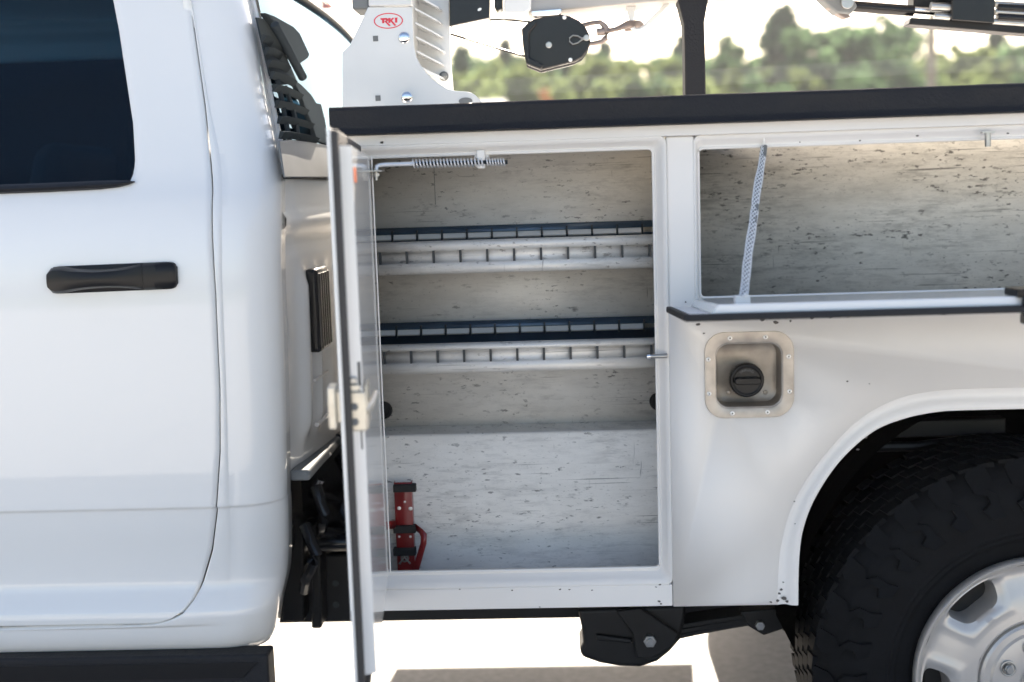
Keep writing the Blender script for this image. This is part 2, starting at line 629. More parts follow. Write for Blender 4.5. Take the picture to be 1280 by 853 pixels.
# glass
mb = MB()
rows = []
for z in zrows(1.40, 1.885, 0.02):
    xl, xr = -1.70, interp(WIN, z) + .004
    rows.append([(xl + (xr - xl) * k / 10, yside(z) + .012, z) for k in range(11)])
mb.grid(rows)
part('window_glass', mb, M['glass'], cab_door)
# black belt trim
mb = MB()
for sgn in (1,):
    path = []
    for x, z, r in ((-1.75, 1.421, .010), (-1.3, 1.421, .010), (-1.05, 1.422, .010), (-.94, 1.4235, .0095), (-.90, 1.425, .0075), (-.882, 1.4265, .005), (-.866, 1.428, .0012)):
        path.append((x, yside(z) - .005, z, r))
    mb.tube([p[:3] for p in path], [p[3] for p in path], 10, 1.0)
part('window_trim', mb, M['gloss_black'], cab_door)
# black rear edge trim of the glass
mb = MB()
pth = [(interp(WIN, z) + .002, yside(z) + .006, z) for z in zrows(1.43, 1.88, .03)]
mb.tube(pth, 0.004, 6)
part('glass_seal', mb, M['rubber'], cab_door)
# handle: flush black pocket, bowed grip and a full-height end cap
hx0, hx1, hz0, hz1 = -1.041, -.775, 1.206, 1.264
tilt = lambda x: (x - hx0) * .012 - .0015


def bar(x0, x1, hfun, yfun, n=24):
    mb = MB()
    rows = []
    for i in range(n + 1):
        t = i / n
        x = x0 + (x1 - x0) * t
        hh, yo = hfun(t), yfun(t)
        zc = (hz0 + hz1) / 2 + tilt(x)
        rows.append([(x, .008, zc + hh), (x, yo * .55, zc + hh * .97), (x, yo * .9, zc + hh * .75), (x, yo, zc + hh * .3), (x, yo, zc - hh * .3), (x, yo * .9, zc - hh * .75), (x, yo * .55, zc - hh * .97), (x, .008, zc - hh)])
    mb.grid(rows)
    mb.f.append(tuple(range(8)))
    mb.f.append(tuple(range(len(mb.v) - 8, len(mb.v))))
    return mb


hfull = lambda t: .0285 * (.60 + .40 * math.sqrt(max(0, 1 - (1 - min(1, min(t, 1 - t) / .07))**2)))
hd = part('door_handle', bar(hx0, hx1, hfull, lambda t: -.006), M['plastic'], cab_door, smooth=40)
hgrip = lambda t: .0275 * (.62 + .38 * math.sqrt(max(0, 1 - (1 - min(1, t / .09))**2))) * (1 - .30 * max(0, math.sin(PI * min(1, max(0, (t - .18) / .80))))**.7)
part('handle_grip', bar(hx0 + .002, hx0 + .198, hgrip, lambda t: -.012 - .024 * math.sin(PI * min(1, .12 + t * .80))), M['plastic'], cab_door, smooth=40)
part('handle_cap', bar(hx0 + .200, hx1 - .001, lambda t: .028 * (.60 + .40 * math.sqrt(max(0, 1 - (1 - min(1, (1 - t) / .25))**2))), lambda t: -.022 + .010 * t * t), M['plastic'], cab_door, smooth=40)

# quarter panel, rocker, roof and far side as the cab shell
mb = MB()


def quarter_row(z, xl, mirror=False):
    xr = xrear(z)
    y0 = yside(z)
    rc = 0.085
    pts = []
    nx = 14
    xa = xr - rc * 1.2
    for k in range(nx):
        pts.append((xl + (xa - xl) * k / (nx - 1), y0 + 0.006 * (k / (nx - 1))**3, z))
    for k in range(1, 13):
        a = PI / 2 * k / 12
        pts.append((xa + rc * 1.2 * math.sin(a)**0.92, y0 + .006 + rc * (1 - math.cos(a)**0.92 if math.cos(a) > 0 else 1), z))
    pts.append((xr, y0 + rc + .045, z))
    if mirror:
        pts = [(p[0], 2.03 - p[1], p[2]) for p in pts]
    return pts


rows = []
for z in zrows(0.38, 1.99, 0.012, (.4884, .4905, .4925, .4945, .4965, .4985, .5005, .503, .506, .513, .527, .7415, .745, .7475, .749, .7505, .752, .7535, .756)):
    rows.append(quarter_row(z, seamx(SEAMQ, z) if z > SEAMQ[0][1] else -1.75))
z_s = SEAMQ[0][1]
low = [r for r in rows if r[0][2] < z_s] + [quarter_row(z_s, -1.75)]
hi = [quarter_row(z_s, -1.75)] + [r for r in rows if r[0][2] > z_s]
mb.grid(low)
mb.grid(hi)
cab = part('cab_shell', mb, M['cab'], truck, solid=0.018, solid_off=1.0, smooth=40, weld=.0003)
# front half of the near side, far side and roof
mb = MB()
rows = [[(-3.0 + 1.245 * k / 6, yside(z), z) for k in range(7)] for z in zrows(.38, 1.43, .03)]
mb.grid(rows)
rows = [[(-3.0 + .2 * k / 2, yside(z), z) for k in range(3)] for z in zrows(1.43, 1.96, .03)]
mb.grid(rows)
part('front_cab_door', mb, M['cab'], truck, solid=.02, solid_off=-1.0)
mb = MB()
rows = [[(-2.8 + 1.045 * k / 6, yside(z) + .012, z) for k in range(7)] for z in zrows(1.42, 1.95, .03)]
mb.grid(rows)
part('front_window', mb, M['glass'], truck)
mb = MB()
rows = []
for z in zrows(.52, 1.43, .03):
    q = quarter_row(z, -.9, True)
    rows.append([(-3.0, 2.03 - yside(z), z)] + q)
mb.grid(rows)
rows = [quarter_row(z, -.80, True) for z in zrows(1.43, 1.99, .03)]
mb.grid(rows)
rows = [[(-3.0 + 2.2 * k / 4, 2.03 - yside(z), z) for k in range(5)] for z in zrows(1.90, 1.99, .02)]
mb.grid(rows)
part('far_side_panel', mb, M['cab'], truck, solid=.018, solid_off=-1.0)
mb = MB()
rows = [[(-2.85 + 2.0 * k / 4, 2.03 - yside(z) - .012, z) for k in range(5)] for z in zrows(1.42, 1.92, .05)]
mb.grid(rows)
part('far_side_window', mb, M['glass_far'], truck)
# roof
mb = MB()
rows = []
for j in range(15):
    t = j / 14
    y = 0.42 + (2.03 - 0.84) * t
    zz = 1.975 + 0.035 * math.sin(PI * t)
    bow = .10 * math.sin(PI * t)
    rows.append([(-3.0, y, zz), (-2, y, zz + .02), (-1.2, y, zz + .01), (-.86 + bow, y, zz - .005), (-.80 + bow, y, zz - .03), (-.765 + bow * .9, y, zz - .06)])
mb.grid(rows)
part('cab_roof', mb, M['cab'], truck, solid=.02, solid_off=0)


# rear panel and rear window
def bow(y):
    t = max(-1, min(1, (y - 1.015) / 0.9))
    return 0.05 * (1 - t * t)


rearp = MB()
ys = [0.10 + 1.83 * k / 40 for k in range(41)]


def relief(y, z):
    d = 0.0
    for yc, w in ((.24, .025), (.33, .02), (.42, .02), (.52, .02), (.7, .03), (.9, .03), (1.1, .03), (1.3, .03), (1.6, .04)):
        if .84 < z < 1.24:
            d += 0.016 * math.exp(-((y - yc) / w)**2) * min(1, (z - .84) / .04, (1.24 - z) / .05)
    d += 0.012 * math.exp(-((z - 1.335) / .018)**2) - .012 * math.exp(-((z - 1.29) / .02)**2)
    return d


rows = []
yss = [0.125 + 1.78 * k / 150 for k in range(151)]
for z in zrows(.785, 1.432, .015):
    rows.append([(xrear(z) - .004 + bow(y) * min(1, max(0, (y - .12) / .1)) + relief(y, z), y, z) for y in yss])
rearp.grid(rows)
rear_panel = part('rear_panel', rearp, M['cab'], truck)
mb = MB()
rows = []
for z in zrows(1.432, 1.90, .02):
    a = yside(z) + .12
    rows.append([(xrear(z) - .002 + bow(y), y, z) for y in [a + (2.03 - 2 * a) * k / 40 for k in range(41)]])
mb.grid(rows)
part('rear_window', mb, M['glass'], truck)
# window surround seal and third brake light
mb = MB()
mb.tube([(xrear(1.432) + .004 + bow(y), y, 1.432) for y in ys[1:-1]], 0.007, 6)
mb.tube([(xrear(1.895) + .006 + bow(y), y, 1.895) for y in ys[6:-6]], 0.008, 6)
mb.tube([(xrear(z) + .004, 2.03 - yside(z) - .12, z) for z in zrows(1.43, 1.9, .03)], 0.007, 6)
part('window_seal', mb, M['rubber'], truck)
mb = MB().box(-.70, -.645, .84, 1.19, 1.935, 1.962)
part('brake_light', mb, M['red_lens'], truck, bevel=.006)
# bright edge moulding along the near rear pillar
mb = MB()
mb.tube([(xrear(z) + .004, yside(z) + .125, z) for z in zrows(1.44, 1.90, .03)], 0.006, 6)
part('pillar_moulding', mb, M['white'], truck)
# black air vent on the rear panel
vent = MB().box(-.575, -.545, .27, .40, 1.035, 1.225)
vt = part('air_vent', vent, M['gloss_black'], truck, bevel=.008)
mb = MB()
for k in range(5):
    mb.box(-.552, -.540, .275 + k * .025, .285 + k * .025, 1.045, 1.215)
part('vent_flap', mb, M['gloss_black'], vt, bevel=.002)
mb = MB().box(-.60, -.556, .13, 1.9, .772, .796)
part('rear_flange', mb, M['greypanel'], truck, bevel=.006)
# interior of the cab: floor, rear bench with headrests
mb = MB().box(-3.0, -.66, .12, 1.9, .55, .60)
part('cab_floor', mb, M['plastic'], truck)
mb = MB()
mb.box(-1.28, -.78, .2, 1.83, .62, .98)
mb.hexa([(-.90, .22, .95), (-.76, .22, .95), (-.76, 1.81, .95), (-.90, 1.81, .95), (-.80, .24, 1.47), (-.70, .24, 1.47), (-.70, 1.79, 1.47), (-.80, 1.79, 1.47)])
bench = part('rear_bench', mb, M['cloth'], truck, bevel=.04, seg=3)
hr = part('headrest', MB().box(-.80, -.71, .33, .58, 1.49, 1.66), M['cloth'], bench, bevel=.035, seg=3)
dup(hr, (0, .55, 0))
dup(hr, (0, 1.1, 0))
mb = MB()
mb.hexa([(-1.75, .22, .95), (-1.60, .22, .95), (-1.60, .80, .95), (-1.75, .80, .95), (-1.60, .26, 1.58), (-1.50, .26, 1.58), (-1.50, .76, 1.58), (-1.60, .76, 1.58)])
fs = part('front_seat', mb, M['cloth'], truck, bevel=.05, seg=3)
dup(fs, (0, .98, 0))

# louvres seen in the rear glass, built as solid slats added outside it
def onrear(px, py, off):
    lo, hi = -.1, 1.9
    for _ in range(40):
        m = (lo + hi) / 2
        p = at(px, py, m)
        if p.x < xrear(p.z) + off + bow(m):
            hi = m
        else:
            lo = m
    return at(px, py, lo)


def rearplate(poly, off, th):
    mb = MB()
    a = [onrear(x, y, off) for x, y in poly]
    b = [p + Vector((-th, 0, 0)) for p in a]
    n = len(a)
    mb.add(a + b, [tuple(range(n)), tuple(range(2 * n - 1, n - 1, -1))] + [(i + n, (i + 1) % n + n, (i + 1) % n, i) for i in range(n)])
    return mb


part('panel_bead', MB().tube([onrear(393, 476, .008), onrear(409, 464, .008)], .0035, 8), M['white'], truck)
part('panel_bead', MB().tube([onrear(396, 531, .008), onrear(411, 518, .008)], .0055, 8), M['white'], truck)
guard = part('glass_louvres', rearplate([(349, 176), (366, 175), (385, 177.5), (412, 182), (413, 222), (356, 222)], .022, .004), M['greypanel'], truck, bevel=.002)
SL = [((325, 44), (340, 52)), ((329, 60), (352, 68)), ((332, 75), (361, 84)), ((336, 90), (369, 102)), ((339, 106), (377, 119)), ((342, 126), (384, 138)), ((345, 146), (391, 155)), ((347, 165), (397, 173))]
for (a, b) in SL:
    mb = MB()
    rr = []
    for i in range(9):
        t = i / 8
        px, py = a[0] + 5 + (b[0] - a[0] - 5) * t, a[1] + (b[1] - a[1]) * t + 2.0 * math.sin(PI * t) * -1
        q0 = onrear(px, py, .026)
        q1 = onrear(px + .5, py + 9 - 2 * t, .020)
        rr.append([q0 + Vector((.006, 0, 0)), q1 + Vector((-.004, 0, 0)), q1 + Vector((-.008, 0, .001)), q0 + Vector((-.004, 0, .002))])
    mb.grid(rr, True)
    mb.f += [(0, 1, 2, 3), (35, 34, 33, 32)]
    part('slat', mb, M['louvre'], guard, smooth=30)
up1 = [onrear(*q, .016) for q in ((347, 100), (353, 130), (357, 150), (362, 176))]
up2 = [onrear(*q, .016) for q in ((356, 108), (364, 130), (370, 152), (373, 176))]
part('upright', MB().tube(up1, .006, 6), M['louvre'], guard)
part('upright', MB().tube(up2, .006, 6), M['louvre'], guard)
part('side_plate', rearplate([(366, 98), (377, 106), (389, 118), (396, 129), (401.5, 130), (406.5, 150), (412, 182), (397, 177), (391, 156), (384, 140), (377, 120)], .024, .012), M['louvre'], guard, bevel=.002)
part('lamp_housing', rearplate([(333, 16), (344, 20), (367.5, 33), (375, 41), (388, 69), (386, 73), (376, 80), (367, 67), (344, 30), (337, 22)], .034, .018), M['louvre'], guard, bevel=.006, seg=3)
part('tube_rail', MB().tube([onrear(343, 30, .048), onrear(379, 98, .048)], .010, 12), M['louvre'], guard, bevel=.002)
part('slat_shading', rearplate([(321, 22), (336, 25), (362, 80), (372, 103), (352, 106), (338, 95)], .006, .004), M['louvre'], guard)  # dark backing added for the shading between the upper slats

# running board
ra, rb_, rc_ = at(0, 827, -.01), at(334, 815.5, -.01), at(150, 822, -.01)
mb = MB()
mb.prism([(-3.0, .23), (rb_.x, .23), (rb_.x, rc_.z), (-3.0, rc_.z)], -.01, .05)
rb = part('running_board', mb, M['liner_black'], truck, bevel=.006, seg=3)
mb = MB().prism([(-2.9, rc_.z - .05), (rb_.x - .055, rc_.z - .05), (rb_.x - .02, rc_.z - .015), (-2.9, rc_.z - .015)], -.0125, -.0095)
part('step_pad', mb, M['plastic'], rb, bevel=.001)
mb = MB()
for x in (-.76, -.74):
    mb.cyl((x, .05, rc_.z), (x, .05, rc_.z + .05), .008, n=10)
part('board_bracket', mb, M['chassis'], rb)

# ---- chassis ----
FB = at(400, 779, .46).z
mb = MB()
for y in (.46, 1.53):
    mb.box(-3.0, 2.5, y, y + .065, FB, .505)
for x in (-.40, .35, 1.5, 2.3):
    mb.box(x, x + .09, .52, 1.53, .38, .47)
chassis = part('chassis_frame', mb, M['chassis'], truck, bevel=.006)
mb = MB()
for px, py in ((419, 730), (419.5, 757)):
    p = at(px, py, .455)
    part('frame_hole', MB().cyl((p.x, .4575, p.z), (p.x, .462, p.z), .008, n=14), M['slot'], chassis)
# cab mount bracket, hoses, tank and added dark fill behind the cab
mb = MB()
cm = lambda *q: [(at(x, y, .40).x, at(x, y, .40).z) for x, y in q]
mb.prism(cm((352, 778), (380, 778), (380, 660), (372, 648), (352, 648)), .40, .459)
mb.prism(cm((391, 783), (404, 783), (402, 668), (396, 655), (378, 655), (378, 664), (392, 672)), .38, .459)
part('cab_mount', mb, M['chassis'], truck, bevel=.006)
mb = MB()
mb.cyl((-.60, .55, .50), (-.46, .55, .50), .05, n=20)
mb.cyl((-.60, .36, .565), (-.42, .36, .565), .022, n=14)
mb.box(-.66, -.474, .50, .9, .515, .80)  # black box added to fill the dark gap above the frame
mb.box(-.60, -.478, .42, .50, .54, .66)
part('tank_and_dark_fill', mb, M['gloss_black'], truck, bevel=.004)
hoses = [[(-.58, .30, .72), (-.56, .28, .66), (-.58, .33, .60), (-.52, .4, .57)], [(-.60, .35, .69), (-.55, .42, .65), (-.52, .38, .58), (-.50, .5, .52)],
         [(-.60, .25, .64), (-.57, .22, .58), (-.60, .24, .52), (-.62, .3, .47)], [(-.56, .5, .74), (-.52, .45, .68), (-.55, .5, .60)]]
for h in hoses:
    pts = []
    for i in range(len(h) - 1):
        for t in (0, .33, .66):
            pts.append(tuple(h[i][k] + (h[i + 1][k] - h[i][k]) * t for k in range(3)))
    pts.append(h[-1])
    part('hose', MB().tube(pts, .014, 10), M['gloss_black'], truck)
for (a, b, r) in (((404, 575), (412, 566), .008), ((392, 618), (401, 600), .010)):
    part('sun_glint', MB().cyl(at(*a, .36), at(*b, .36), r, n=14), M['chrome'], truck, bevel=.001)  # chrome bits placed where the sun glints on the black parts

# ---- service body shell ----
BX0, BX1, BY1 = -.458, 2.45, 2.12
ZT = 1.504
mb = MB()
mb.box(BX0, BX0 + .012, .02, BY1, .52, ZT)                # front wall
mb.box(BX1 - .012, BX1, .02, BY1, .52, ZT)                # rear wall
mb.box(BX0, .46, BY1 - .012, BY1, .52, ZT)
mb.box(.46, 1.45, BY1 - .012, BY1, .95, ZT)
mb.box(1.45, BX1, BY1 - .012, BY1, .52, ZT)
mb.box(BX0 + .012, BX1 - .012, .545, .557, .975, ZT)          # inner side of near compartments
mb.box(BX0 + .012, BX1 - .012, 1.49, 1.502, .975, ZT)
mb.box(BX0 + .012, BX1 - .012, .558, 1.489, .975, .99)         # bed floor
mb.box(BX0 + .012, .42, .03, .545, .5205, .5225)               # compartment undersides
mb.box(BX0 + .012, .42, 1.502, BY1 - .012, .522, .530)
mb.box(1.45, BX1 - .012, .03, .545, .522, .530)
mb.box(1.45, BX1 - .012, 1.502, BY1 - .012, .522, .530)
mb.box(BX0 + .012, BX1 - .012, .03, .545, 1.490, 1.5)
mb.box(BX0 + .012, BX1 - .012, 1.502, BY1 - .012, 1.490, 1.5)
shell = part('service_body', mb, M['white'], truck)
# lower front panel with wheel arch
WX = .955
ARCH_O = [(.431, .520), (.434, .615), (.451, .700), (.480, .766), (.532, .839), (.596, .904), (.667, .943), (.735, .957), (.80, .961)]
ARCH_I = [(.472, .520), (.474, .615), (.483, .682), (.509, .749), (.558, .822), (.622, .879), (.685, .905), (.75, .917), (.80, .919)]


def fine(poly, n=6):
    out = []
    m = len(poly)
    for i in range(m - 1):
        p0 = poly[max(i - 1, 0)]
        p1 = poly[i]
        p2 = poly[i + 1]
        p3 = poly[min(i + 2, m - 1)]
        for k in range(n):
            t = k / n
            out.append(tuple(0.5 * ((2 * p1[c]) + (-p0[c] + p2[c]) * t + (2 * p0[c] - 5 * p1[c] + 4 * p2[c] - p3[c]) * t * t +
                                    (-p0[c] + 3 * p1[c] - 3 * p2[c] + p3[c]) * t**3) for c in range(2)))
    out.append(poly[-1])
    return out


ao = fine(ARCH_O)
ai = fine(ARCH_I)
AX = .965
ao = ao + [(2 * AX - x, z) for x, z in ao[::-1]]
ai = ai + [(2 * AX - x, z) for x, z in ai[::-1]]
def holed_panel(outer, holes, y):
    bm = bmesh.new()
    es = []
    for loop in [outer] + holes:
        vs = [bm.verts.new((x, y, z)) for x, z in loop]
        es += [bm.edges.new((vs[i], vs[(i + 1) % len(vs)])) for i in range(len(vs))]
    bmesh.ops.triangle_fill(bm, edges=es, use_beauty=True, use_dissolve=False)
    bm.verts.index_update()
    mb = MB()
    mb.add([v.co.copy() for v in bm.verts], [tuple(v.index for v in f.verts) for f in bm.faces])
    bm.free()
    return mb


mb = holed_panel([(.2165, .520)] + ao + [(BX1, .520), (BX1, 1.131), (.2165, 1.131)], [rrect(.3095, .4415, .9355, 1.0655, .026, 10)], 0)
for i, f in enumerate(mb.f):
    a, b, c = (mb.v[k] for k in f)
    if (b - a).cross(c - a).y > 0:
        mb.f[i] = f[::-1]
front = part('front_panel', mb, M['white'], truck, solid=.018, solid_off=-1.0)
mb = MB()
rings = []
for (xo, zo), (xi, zi) in zip(ao, ai):
    def lp(t, y):
        return (xo + (xi - xo) * t, y, zo + (zi - zo) * t)
    rings.append([lp(-.02, .001), lp(0, -.0005), lp(.12, .002), lp(.28, .0038), lp(.42, .003), lp(.52, -.0005), lp(.64, -.0042), lp(.78, -.006), lp(.92, -.0062), lp(1.0, -.0045), lp(1.03, .002), lp(1.04, .05)])
mb.grid(rings)
part('arch_lip', mb, M['white'], truck, smooth=50)
# wheel well liner
mb = MB()
rows = []
for j in range(33):
    a = PI * j / 32
    rows.append([(AX - .49 * math.cos(a), y, .45 + .50 * math.sin(a)) for y in (.045, .25, .52)])
rows = [[(AX - .49, y, .40) for y in (.045, .25, .52)]] + rows + [[(AX + .49, y, .40) for y in (.045, .25, .52)]]
mb.grid(rows)
mb.add([(AX - .49 * math.cos(PI * j / 32), .52, .45 + .50 * math.sin(PI * j / 32)) for j in range(33)], [tuple(range(33))])
well = part('wheel_well', mb, M['well'], truck)
mb = MB()
mb.box(.60, 1.0, .30, .34, .80, .84)
mb.box(.56, .585, .28, .34, .64, .90)
mb.box(.62, .80, .20, .26, .865, .885)
mb.tube([(.55, .28, .80), (.65, .26, .79), (.80, .30, .78), (.95, .28, .80)], .012)
part('well_bracket', mb, M['chassis'], well, bevel=.004)
# top strip, stiles, bottom strip, pillar
mb = MB().box(BX0, BX1, 0, .03, 1.482, ZT)
part('top_strip', mb, M['white'], truck, bevel=.002)
mb = MB().box(BX0, -.405, .003, .03, .5205, 1.4815)
part('front_stile', mb, M['white'], truck, bevel=.002)
mb = MB().box(-.4045, .2155, .0015, .028, .5205, .5665)
part('bottom_sill', mb, M['white'], truck, bevel=.002)
mb = MB().box(.2165, .272, .010, .03, 1.1315, 1.4815)
pil = part('door_pillar', mb, M['white'], truck, bevel=.003)
mb = MB().box(1.64, BX1, .004, .03, 1.1315, 1.4815)
part('rear_stile', mb, M['white'], truck, bevel=.002)


def flange(name, o, i, y0, y1):
    """sloping recess frame between an outer and an inner rectangle, with a rolled lip"""
    mb = MB()
    n = 5
    ro = rrect(*o, .012, n)
    rj = rrect(o[0] + (i[0] - o[0]) * .35, o[1] + (i[1] - o[1]) * .35, o[2] + (i[2] - o[2]) * .35, o[3] + (i[3] - o[3]) * .35, .014, n)
    rk = rrect(o[0] + (i[0] - o[0]) * .75, o[1] + (i[1] - o[1]) * .75, o[2] + (i[2] - o[2]) * .75, o[3] + (i[3] - o[3]) * .75, .014, n)
    ri = rrect(*i, .010, n)
    rin = rrect(i[0] + .0005, i[1] - .0005, i[2] + .0005, i[3] - .0005, .010, n)
    rows = [[(p[0], y0, p[1]) for p in ro], [(p[0], y0 + (y1 - y0) * .55, p[1]) for p in rj], [(p[0], y1, p[1]) for p in rk],
            [(p[0], y1 - .001, p[1]) for p in ri], [(p[0], y1 + .004, p[1]) for p in rin]]
    mb.grid(rows, True)
    f = part(name, mb, M['white'], truck, solid=.004, solid_off=0, smooth=30)
    mb = MB()
    pts = [(p[0], y1 - .003, p[1]) for p in ri]
    mb.tube(pts + [pts[0]], .0028, 8)
    part('rolled_lip', mb, M['white'], f)
    return f


flange('door_frame', (-.4045, .2155, .567, 1.4815), (-.382, .1925, .5955, 1.4605), .002, .030)
flange('lid_frame', (.2725, 1.64, 1.132, 1.4815), (.2825, 1.62, 1.1575, 1.457), .010, .030)
# rail cap along the top: sprayed black with a turned-under lower lip
mb = MB()
prof = [(-.012, 1.5035), (-.030, 1.5040), (-.0315, 1.5055), (-.024, 1.5125), (-.0195, 1.517), (-.0185, 1.520), (-.0195, 1.552), (-.0165, 1.558), (-.010, 1.560), (.10, 1.5605), (.10, 1.505)]
rows = []
for k in range(80):
    x = -.447 + (BX1 + .447) * k / 79
    rows.append([(x, y + .0006 * noise.noise((x * 9, y * 50, z * 60)), z + .0009 * noise.noise((x * 14, z * 40, 3))) for y, z in prof])
mb.grid(rows, True)
n = len(prof)
mb.f.append(tuple(range(n)))
mb.f.append(tuple(range(len(mb.v) - n, len(mb.v))))
part('rail_cap', mb, M['liner_black'], truck, smooth=28)
mb = MB().box(-.447, BX1, 1.95, BY1 + .02, 1.505, 1.56)
part('far_rail_cap', mb, M['liner_black'], truck, bevel=.004)

# ---- left compartment liner ----
cx0, cx1 = -.440, .245
LYB = .315
mb = MB()
mb.add([(cx0, LYB, .80), (cx1, LYB, .80), (cx1, LYB, 1.488), (cx0, LYB, 1.488)], [(0, 1, 2, 3)])
mb.add([(cx0, .032, .526), (cx0, LYB, .526), (cx0, LYB, 1.488), (cx0, .032, 1.488)], [(0, 1, 2, 3)])
mb.add([(cx1, .032, .526), (cx1, LYB, .526), (cx1, LYB, 1.488), (cx1, .032, 1.488)], [(0, 1, 2, 3)])
mb.add([(cx0, .032, 1.488), (cx1, .032, 1.488), (cx1, LYB, 1.488), (cx0, LYB, 1.488)], [(0, 1, 2, 3)])
mb.add([(cx0, .032, .526), (cx1, .032, .526), (cx1, LYB, .526), (cx0, LYB, .526)], [(0, 1, 2, 3)])
liner = part('compartment_liner', mb, M['liner'], truck, solid=.003)
mb = MB()
lf = at(640, 540.5, .232).z
mb.grid([[(cx0 + .002, y, z), (cx1 - .002, y, z)] for y, z in ((.228, .5275), (.228, lf - .006), (.231, lf - .001), (.236, lf), (LYB - .003, lf + .003))])
part('lower_back_panel', mb, M['liner_low'], truck, smooth=50)
pl = at(479.5, 513, LYB - .005)
mb = MB()
mb.revolve_y([(.0205, LYB - .001), (.0205, LYB - .009), (.018, LYB - .014), (.0155, LYB - .014), (.0145, LYB - .009), (.0001, LYB - .008)], pl.x, pl.z, 28)
plug = part('rubber_plug', mb, M['rubber'], truck)
pr = at(823, 502, LYB - .005)
dup(plug, (pr.x - pl.x, 0, pr.z - pl.z))
# screws and vertical hairline seams on the back wall
mb = MB().box(-.277, -.2762, LYB - .004, LYB - .002, 1.36, 1.48)
part('back_seam', mb, M['slot'], liner)

# ---- shelves ----


def lip(mbs, y, zt, h, sgn):
    pass


def shelf(zb, zs1, zs0, zt, backlift):
    """zb bottom edge, zs1/zs0 lower and upper slot limits, zt top"""
    yf, yb = .072, .285
    x0, x1 = cx0 + .004, cx1 - .004
    mb = MB()
    # front lip: rolled top, recessed band, rolled bottom
    prof = [(yf + .030, zt - .002), (yf + .012, zt), (yf + .003, zt - .003), (yf - .001, zt - .008), (yf, zs0 + .002), (yf + .004, zs0), (yf + .008, zs0 - .001),
            (yf + .0085, (zs0 + zs1) / 2), (yf + .008, zs1 + .001), (yf + .003, zs1), (yf - .001, zs1 - .003), (yf - .0015, zb + .008), (yf + .002, zb + .001), (yf + .012, zb)]
    mb.grid([[(x, y, z) for y, z in prof] for x in (x0, x1)])
    sh = part('shelf', mb, M['alu'], truck, solid=.0018, solid_off=0, smooth=50)
    mb = MB()
    mb.add([(x0, yf + .012, zb + .002), (x1, yf + .012, zb + .002), (x1, yb, zb + .002), (x0, yb, zb + .002)], [(0, 1, 2, 3)])
    part('shelf_tray', mb, M['shelf_in'], sh, solid=.002)
    # back lip, higher than the front one
    L = backlift
    prof = [(yb, zb + .002), (yb, zt + L - .022), (yb - .004, zt + L - .020), (yb - .012, zt + L - .011), (yb - .012, zt + L - .008), (yb, zt + L + .004), (yb + .002, zt + L + .006)]
    mb = MB().grid([[(x, y, z) for y, z in prof[:3]] for x in (x0, x1)])
    part('back_lip', mb, M['shelf_in'], sh, solid=.0015, solid_off=0)
    mb = MB().grid([[(x, y, z) for y, z in prof[4:]] for x in (x0, x1)])
    part('back_flange', mb, M['shelf_in'], sh, solid=.0015, solid_off=0)
    step = .0558
    xs0 = at(608.9, 318, yf).x
    k0 = int((x0 - xs0) / step)
    bar = None
    plate = None
    for k in range(k0, 30):
        x = xs0 + k * step
        if x > x1 - .01:
            break
        if x < x0 + .005:
            continue
        if bar is None:
            bar = part('divider_slot', MB().box(x - .0024, x + .0024, yf + .001, yf + .0095, zs1 - .003, zs0 + .003), M['slot'], sh)
            bx = x
            bk = part('back_slot', MB().box(x - .0018, x + .0018, yb - .0145, yb - .004, zt + L - .026, zt + L + .0), M['slot'], sh)
            plate = part('sheen_plate', MB().hexa([(x + .003, yb - .019, zt + L - .019), (x + step - .003, yb - .019, zt + L - .019), (x + step - .003, yb - .015, zt + L - .022), (x + .003, yb - .015, zt + L - .022), (x + .003, yb - .009, zt + L - .008), (x + step - .003, yb - .009, zt + L - .008), (x + step - .003, yb - .005, zt + L - .010), (x + .003, yb - .005, zt + L - .010)]), M['white'], sh)  # white tilted plates stand for sky sheen along the back lip
        else:
            dup(bar, (x - bx, 0, 0))
            dup(bk, (x - bx, 0, 0))
            if x + step < x1:
                dup(plate, (x - bx, 0, 0))
    return sh


sz = lambda y: at(640, y, .075).z
bz = lambda y: at(640, y, .275).z
shelf(sz(340), sz(326), sz(311), sz(299), bz(284.5) - sz(299))
shelf(sz(465), sz(451), sz(436), sz(428), bz(404) - sz(428))

# ---- open compartment door (hinged at the front edge, swung out just short of square) ----
HX, NX, NY = -.405, -.346, -.585
dvec = Vector((NX - HX, NY, 0)).normalized()      # from hinge to free edge
nvec = Vector((-dvec.y, dvec.x, 0))                 # towards the camera side, the inner face
DL = math.hypot(NX - HX, NY)
if nvec.x < 0:
    nvec = -nvec


def dp(u, w, z):
    """u along the door from the hinge, w towards the inner face"""
    p = Vector((HX, 0, 0)) + dvec * u + nvec * w
    return (p.x, p.y, z)


def dbox(mb, u0, u1, w0, w1, z0, z1):
    return mb.hexa([dp(u0, w0, z0), dp(u1, w0, z0), dp(u1, w1, z0), dp(u0, w1, z0), dp(u0, w0, z1), dp(u1, w0, z1), dp(u1, w1, z1), dp(u0, w1, z1)])


